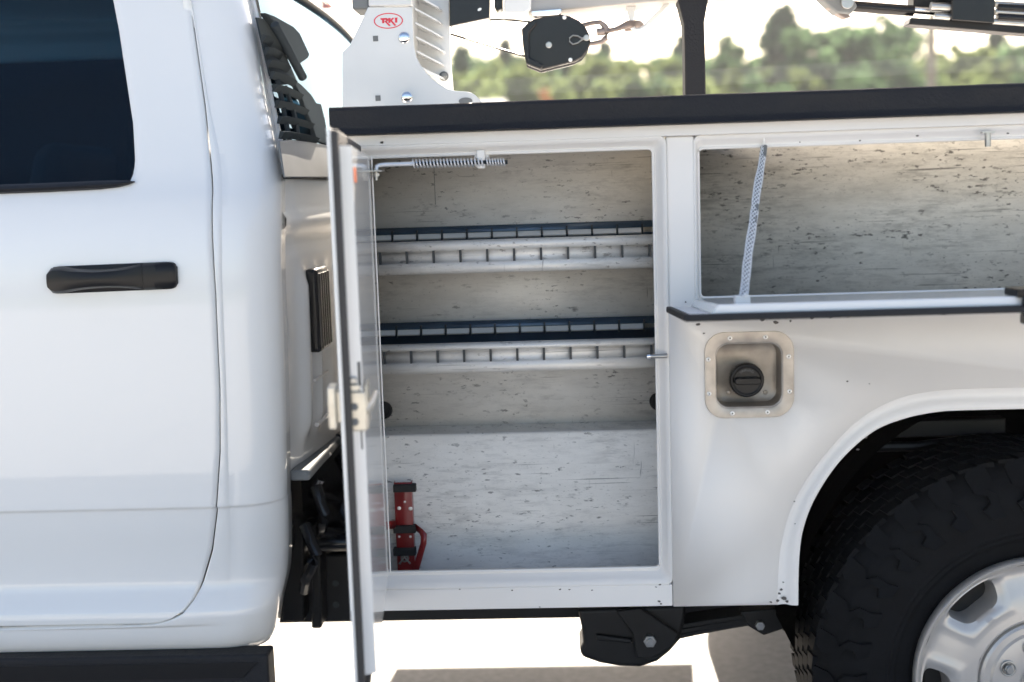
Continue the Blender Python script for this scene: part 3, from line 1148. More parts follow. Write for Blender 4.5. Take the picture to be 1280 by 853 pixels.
mb = dbox(MB(), 0.012, DL, 0, .0055, .545, 1.488)
vdoor = part('compartment_door', mb, M['door_in'], truck, bevel=.002, seg=3)
mb = MB()
for (u0, u1, z0, z1) in ((DL - .022, DL - .003, .55, 1.484), (.014, .03, .55, 1.484), (.03, DL - .022, .55, .566), (.03, DL - .022, 1.468, 1.484)):
    dbox(mb, u0, u1, .0056, .0165, z0, z1)
part('door_seal', mb, M['seal'], vdoor, bevel=.003)
mb = MB()
c = .012
u0, u1, z0, z1 = .032, DL - .024, .612, 1.462
dbox(mb, u0 + .002, u1 - .002, .0056, .0075, z0 - .03, z1 + .004)
o = [dp(u0, .0076, z0), dp(u1, .0076, z0), dp(u1, .0076, z1), dp(u0, .0076, z1), dp(u0 + .002, .034, z0 + .002), dp(u1 - .006, .034, z0 + .002), dp(u1 - .006, .034, z1 - .002), dp(u0 + .002, .034, z1 - .002)]
mb.hexa([o[0], o[1], o[2], o[3], o[4], o[5], o[6], o[7]])
inner = part('inner_panel', mb, M['door_in'], vdoor, bevel=.003, seg=3)
part('panel_bead', MB().tube([dp(u0 - .001, .037, z0), dp(u0 - .001, .037, z1)], .0016, 8), M['white'], vdoor)
# hinge along the front stile
mb = MB().cyl((HX - .002, .004, .55), (HX - .002, .004, 1.48), .006, n=12)
part('piano_hinge', mb, M['steel'], vdoor)
# latch on the free edge: dark slot, cream plate with two bolts, tongue, outer paddle
mb = MB()
dbox(mb, DL - .0305, DL - .0285, .012, .030, .985, 1.085)
dbox(mb, DL - .0305, DL - .0285, .022, .032, 1.085, 1.125)
part('latch_slot', mb, M['slot'], vdoor)
mb = MB()
dbox(mb, DL - .034, DL - .020, .010, .0385, 1.016, 1.078)
dbox(mb, DL - .105, DL - .03, .0362, .0405, 1.016, 1.088)
part('latch_plate', mb, M['cream'], vdoor, bevel=.003)
mb = MB()
dbox(mb, DL - .026, DL - .016, .012, .030, 1.082, 1.090)
mb.tube([dp(DL - .03, .036, 1.045), dp(DL - .05, .046, 1.055), dp(DL - .08, .052, 1.068)], [.007, .006, .0045])
part('latch_tongue', mb, M['cream'], vdoor, bevel=.001)
mb = dbox(MB(), DL - .030, DL - .018, .011, .026, 1.091, 1.102)
part('latch_pin', mb, M['steel'], vdoor, bevel=.002)
for z in (1.031, 1.055):
    p0 = Vector(dp(DL - .020, .020, z))
    part('latch_bolt', MB().cyl(p0, p0 + dvec * .003, .0062, .005, 16), M['greypanel'], vdoor)
mb = dbox(MB(), DL - .06, DL - .012, -.020, -.008, 1.022, 1.088)
dbox(mb, DL - .055, DL - .02, -.008, 0, 1.03, 1.08)
part('door_paddle', mb, M['cream'], vdoor, bevel=.002)
# small orange reflector sticker and the white corner boss of the panel
mb = dbox(MB(), DL - .10, DL - .06, .0343, .0352, 1.405, 1.428)
part('reflector', mb, M['orange'], vdoor)

# door holder rod with spring
A = at(470, 213, -.03)
Bp = at(480, 210, -.025)
Cp = at(515, 205, 0.0)
D0 = at(605, 203, .012)
D1 = at(632, 203, .014)
mb = MB().tube([A, at(471, 208.5, -.028), at(474, 206.8, -.025), at(480, 206, -.02), Cp, Cp + (D0 - Cp) * .04], .0045, 10)
hold = part('door_holder_rod', mb, M['spring'], truck)
mb = MB()
turns = 21
pts = []
ax = (D0 - Cp)
for i in range(turns * 12 + 1):
    t = i / (turns * 12)
    a = 2 * PI * turns * t
    pts.append(Cp + ax * t + Vector((0, math.cos(a) * .0075, math.sin(a) * .0075)))
mb.tube(pts, .0019, 6)
pts = []
ax = (D1 - D0) * .9
for i in range(7 * 12 + 1):
    t = i / 84
    a = 2 * PI * 7 * t
    pts.append(D0 + ax * t + Vector((0.004, math.cos(a) * .0068, math.sin(a) * .0068)))
mb.tube(pts, .0018, 6)
part('coil_spring', mb, M['spring'], hold)
mb = MB()
mb.box(D0.x - .014, D0.x + .002, .010, .030, D0.z - .012, D0.z + .024)
mb.box(D0.x - .020, D0.x + .010, .026, .034, D0.z + .008, D0.z + .020)
part('holder_bracket', mb, M['white'], hold, bevel=.002)
q = at(434, 213, -.30)
mb = MB()
mb.box(A.x - .03, A.x + .014, -.045, -.015, A.z - .003, A.z)
mb.cyl((A.x, -.03, A.z - .02), (A.x, -.03, A.z + .006), .0035, n=10)
mb.cyl((A.x, -.03, A.z - .012), (A.x, -.03, A.z - .006), .007, n=6)
part('holder_bolt', mb, M['steel'], hold)
part('gap_shade_core', MB().tube([Cp, D0, D1 + Vector((.004, 0, 0))], .0042, 10), M['louvre'], hold)  # rod inside the coil darkened to give the shaded gaps
# striker pins
p = at(834, 445, 0)
mb = MB().cyl((p.x, .0, p.z), (p.x - .041, .0, p.z - .0005), .0048, n=14)
st = part('striker_pin', mb, M['steel'], truck)
part('striker_tip', MB().cyl((p.x - .041, .0, p.z - .0005), (p.x - .034, .0, p.z), .0056, n=14), M['chrome'], st)
p = at(1235, 166, 0)
mb = MB().cyl((p.x, .002, p.z), (p.x + .001, .002, p.z - .027), .0058, n=14)
mb.box(p.x - .012, p.x + .012, -.004, .008, p.z - .001, p.z + .002)
part('striker_pin', mb, M['steel'], truck)

# ---- right compartment liner ----
rx0, rx1 = .276, 1.625
mb = MB()
mb.add([(rx0, .515, 1.10), (rx1, .515, 1.10), (rx1, .515, 1.488), (rx0, .515, 1.488)], [(0, 1, 2, 3)])
mb.add([(rx0, .032, 1.10), (rx0, .515, 1.10), (rx0, .515, 1.488), (rx0, .032, 1.488)], [(0, 1, 2, 3)])
mb.add([(rx1, .032, 1.10), (rx1, .515, 1.10), (rx1, .515, 1.488), (rx1, .032, 1.488)], [(0, 1, 2, 3)])
mb.add([(rx0, .032, 1.488), (rx1, .032, 1.488), (rx1, .515, 1.488), (rx0, .515, 1.488)], [(0, 1, 2, 3)])
mb.add([(rx0, .032, 1.105), (rx1, .032, 1.105), (rx1, .515, 1.105), (rx0, .515, 1.105)], [(0, 1, 2, 3)])
part('right_compartment_liner', mb, M['liner_right'], truck, solid=.003)

# ---- drop-down lid lying just above level ----
LY, LZ0, LZ1 = -.37, 1.134, 1.1545
sl_ = (LZ1 - LZ0) / LY


def lz(y):
    return LZ0 + (LZ1 - LZ0) * (y / LY)


def lidbox(mb, x0, x1, y0, y1, h0, h1, dx0=0.0):
    return mb.hexa([(x0, y0, lz(y0) + h0), (x1, y0, lz(y0) + h0), (x1, y1, lz(y1) + h0), (x0, y1, lz(y1) + h0),
                    (x0 + dx0, y0 + .004, lz(y0) + h1), (x1, y0 + .004, lz(y0) + h1), (x1, y1, lz(y1) + h1), (x0 + dx0, y1, lz(y1) + h1)])


mb = lidbox(MB(), .222, 1.66, LY + .006, -.012, .0, .010)
lid = part('drop_lid', mb, M['white'], truck, bevel=.001)
mb = lidbox(MB(), .2095, 1.67, LY - .004, LY + .006, -.001, .0115)
lidbox(mb, .2095, .222, LY + .006, -.02, -.001, .0115)
part('lid_edge_seal', mb, M['rubber'], lid, bevel=.003)
mb = lidbox(MB(), .256, 1.62, LY + .012, -.03, .0101, .026, .012)
part('lid_inner_pan', mb, M['door_in'], lid, bevel=.0035, seg=3)
mb = MB()
p = at(1279, 366, -.36)
mb.box(p.x - .010, p.x + .10, -.362, -.30, lz(-.36) + .024, lz(-.36) + .038)
mb.box(p.x - .004, p.x + .05, -.374, -.362, lz(-.36) + .010, lz(-.36) + .026)
mb.box(p.x - .003, p.x + .06, -.378, -.355, lz(-.36) - .020, lz(-.36) - .002)
part('lid_latch', mb, M['plastic'], lid, bevel=.002)
# support strap in a white braided sleeve
T = at(955, 183, .02)
Bt = at(929, 372, -.28)
mid = T + (Bt - T) * .52 + Vector((-.003, 0, -.002))
pts = []
for i in range(41):
    t = i / 40
    p = T * (1 - t) + Bt * t
    s = 4 * t * (1 - t)
    pts.append(p + Vector((-.002 * s + .0006 * math.sin(t * 15), 0, -.004 * s)))
rad = [.0048 + .0020 * min(1, t * 4) + .0004 * math.sin(t * 33) - (.0012 if abs(t - .42) < .03 else 0) for t in [i / 40 for i in range(41)]]
core = part('lid_strap', MB().tube(pts, [r * .86 for r in rad], 10, .5), mat('strap core grey', (0.20, 0.21, 0.23), .5), truck)  # darker grey core under the white braid
for t0, t1 in ((0, 3), (16, 18), (19, 21)):
    part('sleeve_knot', MB().tube([pts[k] for k in range(t0, t1 + 1)], .0068, 10, .6), M['greypanel'], core)
braid = MB()
for s in range(6):
    for dr in (1, -1):
        w = []
        for i in range(121):
            t = i / 120
            k = t * 40
            i0 = min(39, int(k))
            p = pts[i0] + (pts[i0 + 1] - pts[i0]) * (k - i0)
            r = rad[i0] + (rad[i0 + 1] - rad[i0]) * (k - i0)
            a = dr * t * 2 * PI * 6 + s * 2 * PI / 6
            d = (pts[-1] - pts[0]).normalized()
            u = d.cross(Vector((0, 1, 0))).normalized()
            v = d.cross(u)
            w.append(p + u * math.cos(a) * r * 1.05 + v * math.sin(a) * r * .62)
        braid.tube(w, .0009, 4)
part('braided_sleeve', braid, M['sleeve'], core, smooth=60)
mb = MB()
mb.cyl(T + Vector((0, 0, .03)), T + Vector((0, 0, -.004)), .0022, n=8)
mb.box(Bt.x - .014, Bt.x + .012, Bt.y - .004, Bt.y + .02, lz(-.28) + .024, Bt.z + .003)
mb.cyl(Bt + Vector((.004, -.010, .003)), Bt + Vector((.004, .012, .003)), .004, n=10)
part('strap_tab', mb, M['white'], core, bevel=.001)

# ---- fuel filler ----
fx0, fx1, fz0, fz1 = .2865, .4655, .9135, 1.0895
ux0, ux1, uz0, uz1 = .3085, .4425, .9345, 1.0665
mb = MB()
po = rrect(fx0, fx1, fz0, fz1, .040, 10)
pi_ = rrect(ux0, ux1, uz0, uz1, .026, 10)
rows = [[(p[0], .0, p[1]) for p in po], [(p[0], -.0022, p[1]) for p in rrect(fx0 + .001, fx1 - .001, fz0 + .001, fz1 - .001, .039, 10)],
        [(p[0], -.0024, p[1]) for p in rrect(ux0 - .002, ux1 + .002, uz0 - .002, uz1 + .002, .027, 10)],
        [(p[0], -.0012, p[1]) for p in pi_], [(p[0], .003, p[1]) for p in rrect(ux0 + .002, ux1 - .002, uz0 + .002, uz1 - .002, .025, 10)],
        [(p[0], .046, p[1]) for p in rrect(ux0 + .004, ux1 - .004, uz0 + .004, uz1 - .004, .024, 10)], [(p[0], .052, p[1]) for p in rrect(ux0 + .012, ux1 - .012, uz0 + .012, uz1 - .012, .022, 10)]]
mb.grid(rows[:5], True)
filler = part('fuel_filler', mb, M['stainless'], truck, smooth=40)
mb = MB().grid(rows[4:], True)
mb.f.append(tuple(range(2 * len(po), 3 * len(po))))
part('filler_cup', mb, M['cup'], filler, smooth=40)
rvt = None
for px, py in ((912.5, 423), (957, 421.5), (885.5, 449.5), (986, 446), (886.5, 492.5), (987, 489.5), (915.5, 517), (959.5, 515.5)):
    p = at(px, py, -.003)
    if rvt is None:
        rvt = part('rivet', disc(p.x, p.z, -.0022, .0048, .0022, 16), M['rivet'], filler)
        rp = p
        rhole = part('rivet_mandrel', disc(p.x, p.z, -.0042, .0016, .0006, 10), M['slot'], filler)
    else:
        dup(rvt, (p.x - rp.x, 0, p.z - rp.z))
        dup(rhole, (p.x - rp.x, 0, p.z - rp.z))
c = at(933, 475, .02)
mb = MB()
mb.revolve_y([(.0300, .0525), (.0310, .030), (.0345, .030), (.0345, .012), (.0325, .009), (.029, .0095), (.0275, .011), (.0001, .0112)], c.x, c.z, 40)
mb.prism(rrect(c.x - .026, c.x + .026, c.z - .0065, c.z + .0065, .006), -.002, .012)
cap = part('fuel_cap', mb, M['plastic'], filler, bevel=.0015)
mb = MB()
for k in range(36):
    a = 2 * PI * k / 36
    mb.cyl((c.x + .0345 * math.cos(a), .014, c.z + .0345 * math.sin(a)), (c.x + .0345 * math.cos(a), .029, c.z + .0345 * math.sin(a)), .0012, n=5)
part('cap_knurl', mb, M['plastic'], filler, smooth=0)
for px in (911, 957):
    p = at(px, 491, .048)
    part('cup_screw', disc(p.x, p.z, .0525, .005, .003, 12), M['stainless'], filler)


def letters(txt, size):
    cu = bpy.data.curves.new('t', 'FONT')
    cu.body = txt
    cu.size = size
    cu.extrude = .0002
    cu.align_x = 'CENTER'
    o = bpy.data.objects.new('t', cu)
    me = bpy.data.meshes.new_from_object(o)
    bpy.data.objects.remove(o)
    v = [p.co.copy() for p in me.vertices]
    f = [tuple(p.vertices) for p in me.polygons]
    bpy.data.meshes.remove(me)
    return v, f


mb = MB()
w = "WARNING"
for i, ch in enumerate(w):
    a = R(90 + 33 - 66 * i / (len(w) - 1))
    v, f = letters(ch, .0075)
    rot = a - PI / 2
    vs = []
    for p in v:
        x, z = p.x, p.y
        xr, zr = x * math.cos(rot) - z * math.sin(rot), x * math.sin(rot) + z * math.cos(rot)
        vs.append((c.x + .0185 * math.cos(a) + xr, .0105 - p.z, c.z + .0185 * math.sin(a) + zr))
    mb.add(vs, f)
part('cap_lettering', mb, mat('cap print', (0.10, 0.105, 0.11), .4), filler, smooth=0)

# ---- paint chips along worn edges ----
mb = MB()
rc = random.Random(3)


def chip(px, py, s, Y=-.0008, asp=1.6):
    p = at(px, py, Y)
    n = 7
    vs = []
    for k in range(n):
        a = 2 * PI * k / n
        r = s * rc.uniform(.45, 1.1) / 622
        vs.append((p.x + r * math.cos(a) * asp, Y, p.z + r * math.sin(a)))
    mb.add([(v[0], v[1], v[2]) for v in vs], [tuple(range(n))])


for px, py, s in ((873, 406, 2.6), (953, 400, 2.2), (970, 403, 2.6), (988, 401.5, 1.6), (1015, 398, 1.8), (1038, 397, 1.6), (1060, 397, .9), (880, 417, 1), (1059, 477, 1), (1087, 480, .7),
                  (1130, 394, 1.2), (1180, 393, 1.4), (974, 742, 2), (977, 737, 1.8), (980, 748, 2.8), (972, 751, 2), (979, 728, 1.2), (984, 752, 2), (964, 753, 1.6),
                  (825, 731, 1.6), (820, 734, 1), (824, 752, 2), (826, 755, 1.2), (640, 738, 1.2), (575, 737, 1), (700, 737, 1.4), (712, 737, 1), (740, 738, .9),
                  (1088, 541, 2.0), (1083, 547, 1.4), (1094, 537, 1.8), (1072, 562, 1.5), (993, 627, 1), (994, 655, .9), (865, 390, 1.2), (675, 759, 1)):
    chip(px, py, s, -.0008 if py < 520 or px > 830 else .0008)
for px, py, s in ((1147, 170, 1.6), (1260, 167, 1.6), (1075, 176, 1.1), (1000, 178, .9), (477, 178, 1.8)):
    chip(px, py, s, .0000)
for px, py, s in ((857, 378, 1.4), (866, 388, 1.6)):
    chip(px, py, s, .0092, 1)
part('paint_chips', mb, M['chip'], truck, smooth=0, kind='stuff')

# ---- suspension under the body ----
mb = MB()
hp = [(722, 762), (858, 757), (857, 775), (851, 800), (838, 815), (822, 828), (800, 835), (775, 834), (750, 830), (727, 822), (725, 812), (729, 805), (727, 785)]
mb.prism([(at(x, y, .28).x, at(x, y, .28).z) for x, y in hp], .28, .40)
hanger = part('spring_hanger', mb, M['chassis'], truck, bevel=.010, seg=3)
mb = MB()
mb.prism([(at(x, y, .277).x, at(x, y, .277).z) for x, y in ((770, 762), (800, 757), (848, 790), (840, 806), (812, 822), (795, 820), (790, 790))], .262, .2795)
mb.prism([(at(x, y, .277).x, at(x, y, .277).z) for x, y in ((745, 792), (790, 798), (790, 804), (745, 800))], .270, .2795)
part('hanger_plate', mb, M['chassis'], hanger, bevel=.004)
p = at(812, 800, .26)
part('hanger_bolt', MB().cyl((p.x, .247, p.z), (p.x, .2615, p.z), .015, n=6).cyl((p.x, .240, p.z), (p.x, .247, p.z), .009, n=12), M['steel'], hanger, bevel=.001)
for k in range(3):
    mb = MB()
    rows = []
    dz = -.013 * k
    for i in range(13):
        t = i / 12
        px = 830 + (1150 - 830) * t * (1 - .12 * k)
        py = 790 - 34 * t - 6 * math.sin(PI * t)
        p = at(px, py, .30)
        z = p.z + dz
        rows.append([(p.x, .30, z), (p.x, .37, z), (p.x, .37, z + .011), (p.x, .30, z + .011)])
    mb.grid(rows, True)
    mb.f.append((0, 1, 2, 3))
    part('leaf_spring', mb, M['chassis'], truck, bevel=.002)
mb = MB()
mb.prism([(at(x, y, .27).x, at(x, y, .27).z) for x, y in ((925, 765), (985, 760), (985, 785), (955, 795), (935, 783))], .27, .30)
cl = part('spring_clamp', mb, M['chassis'], truck, bevel=.004)
p = at(950, 782, .262)
part('clamp_bolt', MB().cyl((p.x, .256, p.z), (p.x, .270, p.z), .011, n=6), M['steel'], cl, bevel=.001)
mb = MB().tube([at(980, 784, .3), at(1010, 800, .3), at(1060, 830, .32)], .008)
part('brake_line', mb, M['chassis'], truck)
mb = MB()
mb.cyl((WX, .25, .36), (WX, 1.8, .36), .055, n=20)
mb.cyl((WX - .16, 1.02, .36), (WX + .2, 1.02, .36), .16, .13, n=24)
part('rear_axle', mb, M['chassis'], truck)
# grey underside skirt edge behind the bottom strip
mb = MB().box(-.47, .46, .06, .09, .500, .5195)
part('underbody_rail', mb, M['chassis'], truck)

# ---- wheels ----
WZ = .365
TR = .452


def tyre_prof(y0):
    # sidewall nearest the camera at y0
    return [(.245, y0 + .02), (.250, y0 + .004), (.262, y0 - .002), (.275, y0 - .002), (.285, y0 - .004), (.290, y0 - .006), (.2915, y0 - .0085), (.296, y0 - .0095), (.2975, y0 - .0085), (.302, y0 - .0092), (.3035, y0 - .0115), (.307, y0 - .0125), (.309, y0 - .0115), (.313, y0 - .0125), (.345, y0 - .020), (.375, y0 - .021), (.40, y0 - .015), (.418, y0 - .006),
            (.432, y0 + .008), (.446, y0 + .03), (.449, y0 + .14), (.446, y0 + .25), (.432, y0 + .272), (.40, y0 + .295), (.345, y0 + .30), (.28, y0 + .28), (.25, y0 + .27), (.245, y0 + .26)]


def make_wheel(near=True):
    Y0 = -.012
    w = thing_part = bpy.data.objects.new('rear_wheel', None)
    mb = MB().revolve_y(tyre_prof(Y0), WX, WZ, 128)
    ty = part('tyre', mb, M['tyre'], truck, smooth=50) if False else None
    return mb


Y0 = -.012
mb = MB()
# hub carrier mesh is the wheel part itself: the alloy disc
NW = 6
r1, r2 = .132, .243


def depth(r):
    return sinterp([(.09, -.030), (.132, -.026), (.15, -.024), (.175, -.019), (.20, -.011), (.222, -.006), (.234, -.010), (.243, -.020), (.252, -.026)], r) + Y0


def sector(mb, th0):
    half = PI / NW
    wc = .205
    N = 72
    # window outline: rounded trapezoid in (radial, angle) space
    def win(a, s=1.0):
        e = 3.2
        cc, ss = math.cos(a), math.sin(a)
        k = (abs(cc)**e + abs(ss)**e)**(-1 / e)
        rr = .206 + .029 * s * k * cc
        tt = R(14.2) * s * k * ss * (1 + .12 * cc)
        return rr, tt

    def bound(a):
        # ray to sector edge in the same space
        cc, ss = math.cos(a), math.sin(a)
        ks = []
        if cc > 1e-6:
            ks.append((r2 - .206) / cc / .029)
        if cc < -1e-6:
            ks.append((r1 - .206) / cc / .029)
        if abs(ss) > 1e-6:
            ks.append(half / abs(ss) / R(14.2))
        k = min(ks)
        return .206 + .029 * k * cc, R(14.2) * k * ss
    rows = []
    for kind in range(11):
        row = []
        for i in range(N):
            a = 2 * PI * i / N
            wr, wt = win(a)
            br, bt = bound(a)
            if kind == 0:
                r, t = win(a, .86)
                y = Y0 + .075
            elif kind == 1:
                r, t = win(a, .92)
                y = depth(r) + .030
            elif kind == 2:
                r, t = win(a, .97)
                y = depth(r) + .010
            elif kind == 3:
                r, t = wr, wt
                y = depth(r) + .004
            else:
                f = ((kind - 3) / 7.0)
                r = wr + (br - wr) * f
                t = wt + (bt - wt) * f
                y = depth(r) + .004 * max(0, 1 - f * 3) - .0045 * math.exp(-((f - .30) / .16)**2) * (1 if br < r2 + 1 else 0)
            th = th0 + t
            row.append((WX + r * math.cos(th), y, WZ + r * math.sin(th)))
        rows.append(row)
    mb.grid(rows, True)


for k in range(NW):
    sector(mb, R(129.5 + 60 * k))
mb.revolve_y([(.243, depth(.243)), (.2475, Y0 - .0265), (.252, Y0 - .0285), (.2545, Y0 - .026), (.255, Y0 - .015), (.250, Y0 + .01), (.235, Y0 + .03), (.225, Y0 + .16), (.24, Y0 + .25)], WX, WZ, 128)
mb.revolve_y([(.132, depth(.132)), (.129, depth(.132) + .001), (.127, Y0 - .018), (.10, Y0 - .018), (.0001, Y0 - .018)], WX, WZ, 96)
wheel = part('rear_wheel', mb, M['rim'], truck, smooth=45)
ty = part('tyre', MB().revolve_y(tyre_prof(Y0), WX, WZ, 160), M['tyre'], wheel, smooth=50)
mb = MB().revolve_y([(.1245, Y0 - .019), (.123, Y0 - .026), (.118, Y0 - .030), (.106, Y0 - .031), (.102, Y0 - .036), (.055, Y0 - .046), (.048, Y0 - .044), (.046, Y0 - .052), (.040, Y0 - .057), (.0001, Y0 - .058)], WX, WZ, 96)
hubc = part('hub_cap', mb, M['rim'], wheel, smooth=30)
lug = None
for k in range(8):
    a = R(156 - 45 * k)
    x, z = WX + .080 * math.cos(a), WZ + .080 * math.sin(a)
    if lug is None:
        mb = MB()
        mb.revolve_y([(.0155, Y0 - .0385), (.0165, Y0 - .044), (.0135, Y0 - .0445), (.012, Y0 - .043)], x, z, 24)
        mb.cyl((x, Y0 - .040, z), (x, Y0 - .050, z), .0105, n=6)
        mb.cyl((x, Y0 - .050, z), (x, Y0 - .054, z), .0075, n=16)
        lug = part('lug_nut', mb, M['steel'], wheel, bevel=.0008)
        lp0 = (x, z)
    else:
        dup(lug, (x - lp0[0], 0, z - lp0[1]))
mb = MB().cyl((WX, .034, WZ), (WX, .24, WZ), .219, n=64)  # dark drum widened to stand for shade inside the alloy barrel
part('drum_and_barrel_shade', mb, M['chassis'], wheel, bevel=.006)
# sidewall lugs: S-shaped raised blocks around the shoulder
NB = 34


def polar(r, th, y):
    return (WX + r * math.cos(th), y, WZ + r * math.sin(th))


def ysw(r):
    return interp([(.31, -.012), (.345, -.020), (.375, -.021), (.40, -.015), (.418, -.006), (.432, .008), (.441, .03)], r) + Y0


base_me = None
S = [(.352, -.30), (.352, .12), (.376, .30), (.384, .05), (.400, .05), (.412, .34), (.436, .34), (.446, .20), (.446, -.22), (.424, -.20), (.412, .02), (.398, -.20), (.374, -.20)]
cell = 2 * PI / NB
for k in range(NB):
    # each lug is made once and copied by rotation about the axle
    if base_me is None:
        mbk = MB()
        n = len(S)
        ring_a = [Vector((r * math.cos(t * cell), ysw(r) + .002, r * math.sin(t * cell))) for r, t in S]
        ring_b = [Vector(((r + (.004 if r > .43 else 0)) * math.cos(t * cell), ysw(r) - (.0095 if r < .43 else .004), (r + (.004 if r > .43 else 0)) * math.sin(t * cell))) for r, t in S]
        mbk.add(ring_a + ring_b, [tuple(range(n, 2 * n))] + [(i, (i + 1) % n, (i + 1) % n + n, i + n) for i in range(n)])
        base_me = mesh_of('sidewall_lug', mbk, Vector((0, 0, 0)), 30)
        base_me.materials.append(M['tyre'])
    o = bpy.data.objects.new('sidewall_lug', base_me)
    col.objects.link(o)
    o.parent = wheel
    o.location = Vector((WX, 0, WZ)) - rootloc(truck)
    o.rotation_euler = (0, k * cell, 0)
# tread blocks across the tread (too small to pick apart one by one)
mb = MB()
for k in range(NB * 2):
    for j, (y0, y1) in enumerate(((.022, .068), (.074, .118), (.124, .168), (.174, .218), (.224, .262))):
        a0 = (k + .08 + (j % 2) * .5) * cell / 2
        a1 = a0 + cell / 2 * .74
        vs = []
        for r in (.436, TR):
            for a, y in ((a0, y0), (a1, y0 + .006), (a1 + .01, y1 + .006), (a0 + .01, y1)):
                vs.append(polar(r, a, Y0 + y))
        mb.hexa(vs)
part('tread_blocks', mb, M['tyre'], wheel, smooth=0, kind='stuff')
# far wheel: same parts, turned round
fw = wheel.copy()
col.objects.link(fw)
fw.parent = truck
fw.rotation_euler = (0, 0, PI)
base = rootloc(truck)
fw.location = Vector((2 * (WX - base.x), 2 * (1.02 - base.y), 0))
for ch in list(wheel.children):
    c2 = ch.copy()
    col.objects.link(c2)
    c2.parent = fw

# ------------------------------------------------------------------ red bracket in the compartment
bk0 = at(507, 715, .205)
br = thing('extinguisher_bracket', 'red metal extinguisher bracket with black straps on the lower compartment wall', 'bracket', (bk0.x, .228, .55))


def qx(px, py, Y=.205):
    p = at(px, py, Y)
    return p.x, p.z


mb = MB()
x0, zt = qx(493, 602)
x1, zb = qx(520, 725)
rows = []
for z in [zt + (zb - zt) * k / 20 for k in range(21)]:
    rows.append([(x0, .212, z), (x0 + .0006, .196, z), (x0 + .003, .1945, z), (x1 - .003, .1945, z), (x1 - .0006, .196, z), (x1, .212, z)])
mb.grid(rows)
back = part('back_plate', mb, M['red'], br, solid=.002, solid_off=0, smooth=40)
for a, b_ in ((604, 613), (655, 664), (683, 692)):
    xa, za = qx(492.5, a)
    xb, zb_ = qx(520.5, b_)
    part('rubber_pad', MB().box(xa, xb + .001, .186, .2035, zb_, za), M['rubber'], br, bevel=.002)
rvt = None
for px, py, r in ((499, 635.5, .0048), (513, 636, .0048), (506, 627.5, .0030), (499, 671, .0033), (513, 671, .0033)):
    x, z = qx(px, py, .194)
    part('bracket_rivet', disc(x, z, .195, r, .0025, 14), M['rivet'], br)
mb = MB()
pts = [(476, 658), (494, 655.5)]
vs = []
for (px, py), y in zip(pts, (.12, .19)):
    for dz in (-5, 5):
        x, z = qx(px, py + dz, y)
        vs.append((x, y, z))
mb.add(vs, [(0, 2, 3, 1)])
part('clamp_strap', mb, M['red'], br, solid=.0025)
mb = MB()
pl_ = [((519, 655), (519, 663), .19), ((528, 662), (524, 667), .178), ((533.5, 668), (526, 671), .172), ((533, 680), (525.5, 679), .172), ((524, 712), (516, 710), .181), ((521, 724), (513, 724), .186)]
rows = []
for a, b_, y in pl_:
    p0, p1 = at(*a, y), at(*b_, y)
    rows.append([tuple(p0), tuple(p1)])
mb.grid(rows)
part('clamp_strap', mb, M['red'], br, solid=.0025)
mb = MB()
x, z = qx(506, 698, .192)
mb.revolve_y([(.010, .194), (.0085, .188), (.0055, .188), (.005, .192)], x, z, 20)
mb.tube([(x - .012, .19, z - .012), (x, .186, z + .004), (x + .012, .19, z - .012)], .0025, 6)
part('buckle', mb, M['steel'], br)

# ------------------------------------------------------------------ crane
CR = thing('service_crane', 'white truck crane with a red oval emblem on its base plate', 'crane', (-.30, .35, 1.50))


def cpoly(pts, y):
    return [(at(px, py, y).x, at(px, py, y).z) for px, py in pts]


CY = .22
mb = MB()
arc = [(515, 9), (516.5, 45), (517.5, 58), (520, 71), (525, 81), (532, 90), (541, 99), (551, 107), (560, 111.5), (570, 114), (580, 114.5), (588, 115.5), (594, 119), (600, 125), (606, 133), (608, 145), (428, 147)]
mb.prism(cpoly([(460, 9)] + arc + [(427.5, 66), (437, 57)], CY), CY, CY + .012)
bp = part('base_plate', mb, M['crane'], CR, bevel=.0015)
# slotted hole near the foot
mb = MB()
c1 = at(582, 126.5, CY - .001)
mb.prism([(c1.x + .015 * math.cos(a), c1.z + .0075 * math.sin(a)) for a in [2 * PI * k / 24 for k in range(24)]], CY - .0012, CY + .001)
part('plate_slot', mb, M['greypanel'], bp)
for px, py in ((469.5, 48.5), (472.5, 123)):
    p = at(px, py, CY)
    part('square_hole', MB().box(p.x - .0055, p.x + .0055, CY - .0012, CY + .001, p.z - .0058, p.z + .0058), M['greypanel'], bp)
for px, py in ((505.3, 47.5), (508.7, 122)):
    p = at(px, py, CY)
    b = part('dome_bolt', disc(p.x, p.z, CY, .0125, .0075, 28), M['chrome'], CR)
